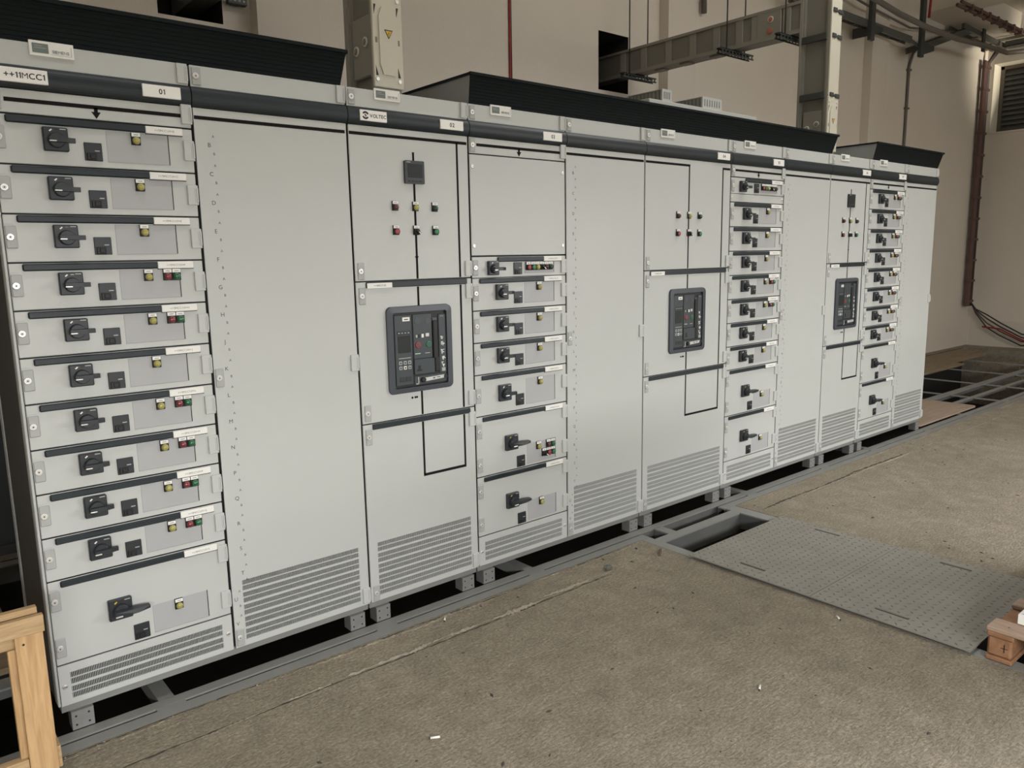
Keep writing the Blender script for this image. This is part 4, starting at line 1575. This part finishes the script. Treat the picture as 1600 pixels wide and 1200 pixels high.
# hatch frame toward the camera
t = thing('hatch_frame', 'steel frame of the open floor hatch in front of cabinet 04', 'floor frame')
for nm, a in (('side_bar', (2.858, 2.925, -2.70, -0.125)), ('side_bar', (3.662, 3.752, -2.70, -0.125)), ('cross_bar', (2.926, 3.661, -0.228, -0.162)), ('spacer_bar', (3.052, 3.118, -0.1615, -0.0535)), ('cross_bar', (2.926, 3.661, -2.70, -2.62)), ('cross_bar', (2.926, 3.661, -1.19, -1.12))):
    b = MB(FRAME)
    x0, x1, y0, y1 = a
    b.box(x0, x1, y0, y1, -0.009, -0.001, FRAME)
    if y1 - y0 > x1 - x0:
        b.box(x0, x0 + 0.006, y0, y1, -0.10, -0.009, FRAME_SHADE)
        b.box(x1 - 0.006, x1, y0, y1, -0.10, -0.009, FRAME_SHADE)
    else:
        b.box(x0, x1, y0, y0 + 0.006, -0.12, -0.009, FRAME_SHADE)
        b.box(x0, x1, y1 - 0.006, y1, -0.12, -0.009, FRAME_SHADE)
    part(nm, b, t)
b = MB(GALV)
b.box(3.40, 3.63, -0.42, -0.235, -0.60, -0.56, GALV)
b.box(3.628, 3.64, -0.36, -0.33, -0.9, -0.12, GALV)
b.box(3.628, 3.64, -0.43, -0.36, -0.9, -0.16, DARKIN)
part('pit_bracket', b, t)


def checker(x0, x1, y0, y1, slots, label, tilt=(0, 0, 0)):
    t = thing('checker_plate', label, 'checker plate', (x0, y0, 0.0), 'chequered steel hatch covers')
    t.rotation_euler = tilt
    w, h = x1 - x0, y1 - y0
    b = MB(CHK)
    zb, zt = 0.0150, 0.0215
    ys = sorted(slots, key=lambda s: s[0])
    # plate split into strips around the two lifting slots
    cur = 0.0
    for sx, sy, ln in ys:
        sx, sy = sx - x0, sy - y0
        sw = 0.010
        b.box(cur, sx - sw, 0, h, zb, zt, CHK)
        b.box(sx - sw, sx + sw, 0, sy - ln / 2, zb, zt, CHK)
        b.box(sx - sw, sx + sw, sy + ln / 2, h, zb, zt, CHK)
        b.box(sx - sw, sx + sw, sy - ln / 2, sy + ln / 2, 0.0005, 0.0008, DARKIN)
        cur = sx + sw
    b.box(cur, w, 0, h, zb, zt, CHK)
    for a0, a1, c0, c1 in ((0.06, w - 0.03, 0.03, 0.04), (0.06, w - 0.03, h - 0.04, h - 0.03), (0.06, 0.07, 0.03, h - 0.03), (w - 0.04, w - 0.03, 0.03, h - 0.03)):
        b.box(a0, a1, c0, c1, 0.0005, 0.0150, DARKIN)
    part('plate_sheet', b, t)
    g = MB(CHKD)
    p = 0.038
    nx, ny = int(w / p), int(h / p)
    for i in range(nx):
        for j in range(ny):
            cx, cy = (i + 0.5) * w / nx, (j + 0.5) * h / ny
            if any(abs(cx + x0 - sx) < 0.02 and abs(cy + y0 - sy) < ln / 2 + 0.012 for sx, sy, ln in slots):
                continue
            a = 0.0135
            q = 0.0042
            cx += random.uniform(-0.003, 0.003)
            cy += random.uniform(-0.003, 0.003)
            d = (1, 1) if (i + j) % 2 else (1, -1)
            dx, dy = d[0] * .7071, d[1] * .7071
            g.add([(cx - dx * a, cy - dy * a, zt), (cx + dy * q, cy - dx * q, zt), (cx + dx * a, cy + dy * a, zt), (cx - dy * q, cy + dx * q, zt), (cx, cy, zt + 0.0024)],
                  [(0, 1, 4), (1, 2, 4), (2, 3, 4), (3, 0, 4)])
    part('tear_pattern', g, t, (0, 0, 0), None, 'stuff')
    return t


checker(2.835, 3.735, -1.150, -0.468, ((2.94, -0.78, 0.15), (3.67, -0.787, 0.15)), 'chequered steel cover plate nearer the cabinets, beside the open hatch')
checker(2.835, 3.755, -1.830, -1.153, ((2.936, -1.477, 0.15), (3.68, -1.458, 0.15)), 'chequered steel cover plate half in shadow, beside the wooden pallet')

# plywood sheet and old boards lying over the pit beyond the row
b = MB(PLY)
pts = rrect(6.86, 8.19, 0.03, 0.56, 0.04, 4)
n = len(pts)
b.add([(x, y, 0.001) for x, y in pts] + [(x, y, 0.016) for x, y in pts], [tuple(range(n))[::-1], tuple(range(n, 2 * n))] + [(i, (i + 1) % n, (i + 1) % n + n, i + n) for i in range(n)])
thing('plywood_sheet', 'reddish plywood sheet on the pit frame just beyond cabinet 07', 'board', (0, 0, 0), None, b)
for (x0, x1, y0, y1), lab in (((7.2, 12.9, 1.62, 1.92), 'old board against the back wall beyond the cabinets'), ((7.2, 12.5, 1.40, 1.605), 'middle old board over the pit beyond the cabinets'), ((7.2, 11.2, 1.24, 1.385), 'front old board, shortest, over the pit beyond the cabinets')):
    b = MB(BOARD)
    b.box(x0, x1, y0, y1, 0.001, 0.028, BOARD, 0.003)
    thing('wooden_board', lab, 'board', (0, 0, 0), 'old boards covering the pit', b)
for (x0, x1, y0, y1), lab in (((-2.2, -0.03, 0.60, 1.20), 'dark board over the pit left of cabinet 01, nearer one'), ((-2.2, -0.03, 1.21, 1.9), 'dark board over the pit left of cabinet 01, against the wall')):
    b = MB(BOARD)
    b.box(x0, x1, y0, y1, 0.001, 0.028, BOARD, 0.003)
    thing('wooden_board', lab, 'board', (0, 0, 0), 'old boards covering the pit', b)

# ---------------------------------------------------------------- wooden crate frame, left foreground
t = thing('wooden_crate', 'pale pine crate frame standing at the lower left before cabinet 01', 'crate', (-0.06, -0.30, 0))
b = MB(PINEX)
b.box(-1.20, 0.003, -0.028, -0.006, 0.526, 0.578, PINEX, 0.002)
part('top_board', b, t)
b = MB(PINEX)
b.box(-1.20, -0.006, 0.014, 0.040, 0.478, 0.590, PINEX, 0.002)
part('rear_rail', b, t)
b = MB(PINE)
b.box(-0.073, 0.0, -0.005, 0.012, 0.001, 0.570, PINE, 0.0015)
part('post', b, t)
b = MB(PINE)
b.box(-0.092, -0.070, 0.0135, 0.045, 0.001, 0.476, PINE, 0.0015)
part('post', b, t)
b = MB(PINEX)
b.box(-1.20, -0.074, -0.002, 0.030, 0.06, 0.130, PINEX, 0.002)
part('bottom_rail', b, t)
b = MB(PINE)
b.box(-1.20, -1.12, -0.005, 0.045, 0.001, 0.54, PINE, 0.0015)
part('post', b, t)
b = MB(PINEX)
b.box(-0.01, 0.012, 0.013, 0.10, 0.06, 0.13, PINEX, 0.002)
part('side_batten', b, t)
b = MB(INK)
b.lathe((-0.052, -0.005, 0.492), [(0.0035, 0), (0.0035, 0.0008)], 8, INK)
part('nail', b, t)

# ---------------------------------------------------------------- pallet at the right edge with its load
t = thing('wooden_pallet', 'corner of a wooden pallet standing across the hatch frame at the right edge', 'pallet', (2.865, -1.875, 0))


def pbox(nm, m, x0, x1, y0, y1, z0, z1, bev=0.004, lab=None):
    b = MB(m)
    b.box(x0, x1, y0, y1, z0, z1, m, bev)
    return part(nm, b, t, (0, 0, 0), lab)


for yi in (0.0, -0.50, -1.0):
    for xi in (0.0, 0.52, 1.04):
        b = MB(PALB)
        b.box(xi, xi + 0.145, yi - 0.085, yi, 0.020, 0.098, PALB, 0.008)
        if xi == 0 and yi == 0:
            b.box(-0.0006, 0.0004, -0.062, -0.058, 0.045, 0.078, INK)
            b.box(-0.0006, 0.0004, -0.072, -0.048, 0.060, 0.063, INK)
        part('block', b, t)
    pbox('skid', PALB, -0.005, 1.19, yi - 0.09, yi + 0.002, 0.001, 0.0195)
    pbox('stringer', PALB, -0.005, 1.19, yi - 0.09, yi + 0.003, 0.0985, 0.118)
for xi in (-0.006, 0.27, 0.55, 0.82, 1.10):
    pbox('deck_board', PALW, xi, xi + 0.10, -1.09, 0.006, 0.1185, 0.138)
b = MB(INK)
b.lathe((0.035, -0.060, 0.138), [(0.003, 0), (0.003, 0.0008)], 8, INK, (0, 0, 1))
part('nail', b, t)
t = thing('white_carton', 'white flat carton lying on the wooden pallet at the right edge', 'box', (2.955, -1.945, 0.1395))
b = MB(WHITE)
b.box(0, 0.95, -0.85, 0, 0, 0.040, WHITE, 0.002)
part('carton_body', b, t)
b = MB(RALD)
b.box(0.02, 0.93, -0.83, -0.02, 0.0402, 0.0425, WHITE, 0.001)
b.box(0.012, 0.016, -0.84, -0.01, 0.0402, 0.0412, RALD)
part('lid', b, t)
b = MB(WHITE)
b.box(0.10, 1.10, -0.84, -0.085, 0.0428, 1.05, BLOCK, 0.004)  # added block out of view, there to throw shadow on the plates
part('shadow_block', b, t)

# ---------------------------------------------------------------- litter on the floor


def butt(x, y, a, lab):
    t = thing('cigarette_butt', lab, 'cigarette butt', (x, y, 0.0045), 'cigarette butts on the concrete')
    t.rotation_euler = (0, 0, a)
    b = MB(BUTT)
    b.lathe((-0.016, 0, 0), [(0.004, 0), (0.004, 0.032)], 10, BUTT, (1, 0, 0))
    part('filter', b, t)
    b = MB(GRIT)
    b.lathe((-0.021, 0, 0), [(0.0030, 0), (0.0038, 0.0049)], 10, GRIT, (1, 0, 0))
    part('ash_end', b, t)


butt(1.464, -0.179, 0.9, 'white cigarette butt between the steel rail and the pale concrete ridge')
butt(0.944, -0.863, -0.5, 'white cigarette butt nearest the camera on the open concrete')
butt(2.016, -1.411, 0.5, 'white cigarette butt lying alone on open concrete left of the shadowed plate')
butt(2.757, -1.329, 0.9, 'white cigarette butt close under the edge of the shadowed chequered plate')


def pebble(r, m, sq=(1, 1, 0.6)):
    bm = bmesh.new()
    bmesh.ops.create_icosphere(bm, subdivisions=2, radius=r)
    for v in bm.verts:
        k = random.uniform(0.78, 1.15)
        v.co = Vector((v.co.x * k * sq[0], v.co.y * k * sq[1], v.co.z * k * sq[2]))
    lo = min(v.co.z for v in bm.verts)
    for v in bm.verts:
        v.co.z -= lo
    b = MB(m)
    b.add([v.co[:] for v in bm.verts], [tuple(v.index for v in f.verts) for f in bm.faces], m)
    bm.free()
    return b


thing('stone_chip', 'dark grey chip of stone on the end of the pale concrete ridge', 'stone', (2.411, -0.282, 0.0005), None, pebble(0.022, STONE, (1.2, 0.9, 0.5)))
b = MB(STICK)
b.box(-0.045, 0.045, -0.007, 0.007, 0, 0.008, STICK, 0.002)
o = thing('wood_splinter', 'brown wood splinter on the concrete at the corner of the hatch frame', 'wood chip', (2.78, -0.318, 0.001), None, b)
o.rotation_euler = (0, 0, 0.6)
g = MB(GRIT)
for k in range(230):
    x = random.uniform(-0.2, 7.0)
    y = random.uniform(-2.7, -0.17)
    if 2.80 < x < 3.80 or (x > 2.8 and y < -1.8):
        continue
    s = random.uniform(0.002, 0.0065) * (1.4 if random.random() < 0.08 else 1)
    a = random.uniform(0, 6.28)
    l = s * random.uniform(1, 2.8)
    c, q = math.cos(a), math.sin(a)
    g.add([(x - c * l, y - q * l, 0.0004), (x + q * s, y - c * s, 0.0004), (x + c * l, y + q * l, 0.0004), (x - q * s, y + c * s, 0.0004), (x, y, s * 0.9)], [(0, 1, 4), (1, 2, 4), (2, 3, 4), (3, 0, 4)], GRIT)
thing('floor_grit', 'dark crumbs and grit scattered over the concrete floor', 'grit', (0, 0, 0), None, g, 'stuff')
g = MB(RIDGE)
for k in range(120):
    x = random.uniform(-0.1, 6.9)
    if 2.80 < x < 3.80:
        continue
    y = random.uniform(-0.165, -0.132)
    s = random.uniform(0.002, 0.006)
    a = random.uniform(0, 6.28)
    c, q = math.cos(a), math.sin(a)
    g.add([(x - c * s, y - q * s, 0.0004), (x + q * s, y - c * s, 0.0004), (x + c * s, y + q * s, 0.0004), (x - q * s, y + c * s, 0.0004), (x, y, s)], [(0, 1, 4), (1, 2, 4), (2, 3, 4), (3, 0, 4)], RIDGE)
thing('mortar_crumbs', 'pale mortar crumbs along the edge of the steel rail', 'grit', (0, 0, 0), None, g, 'stuff')
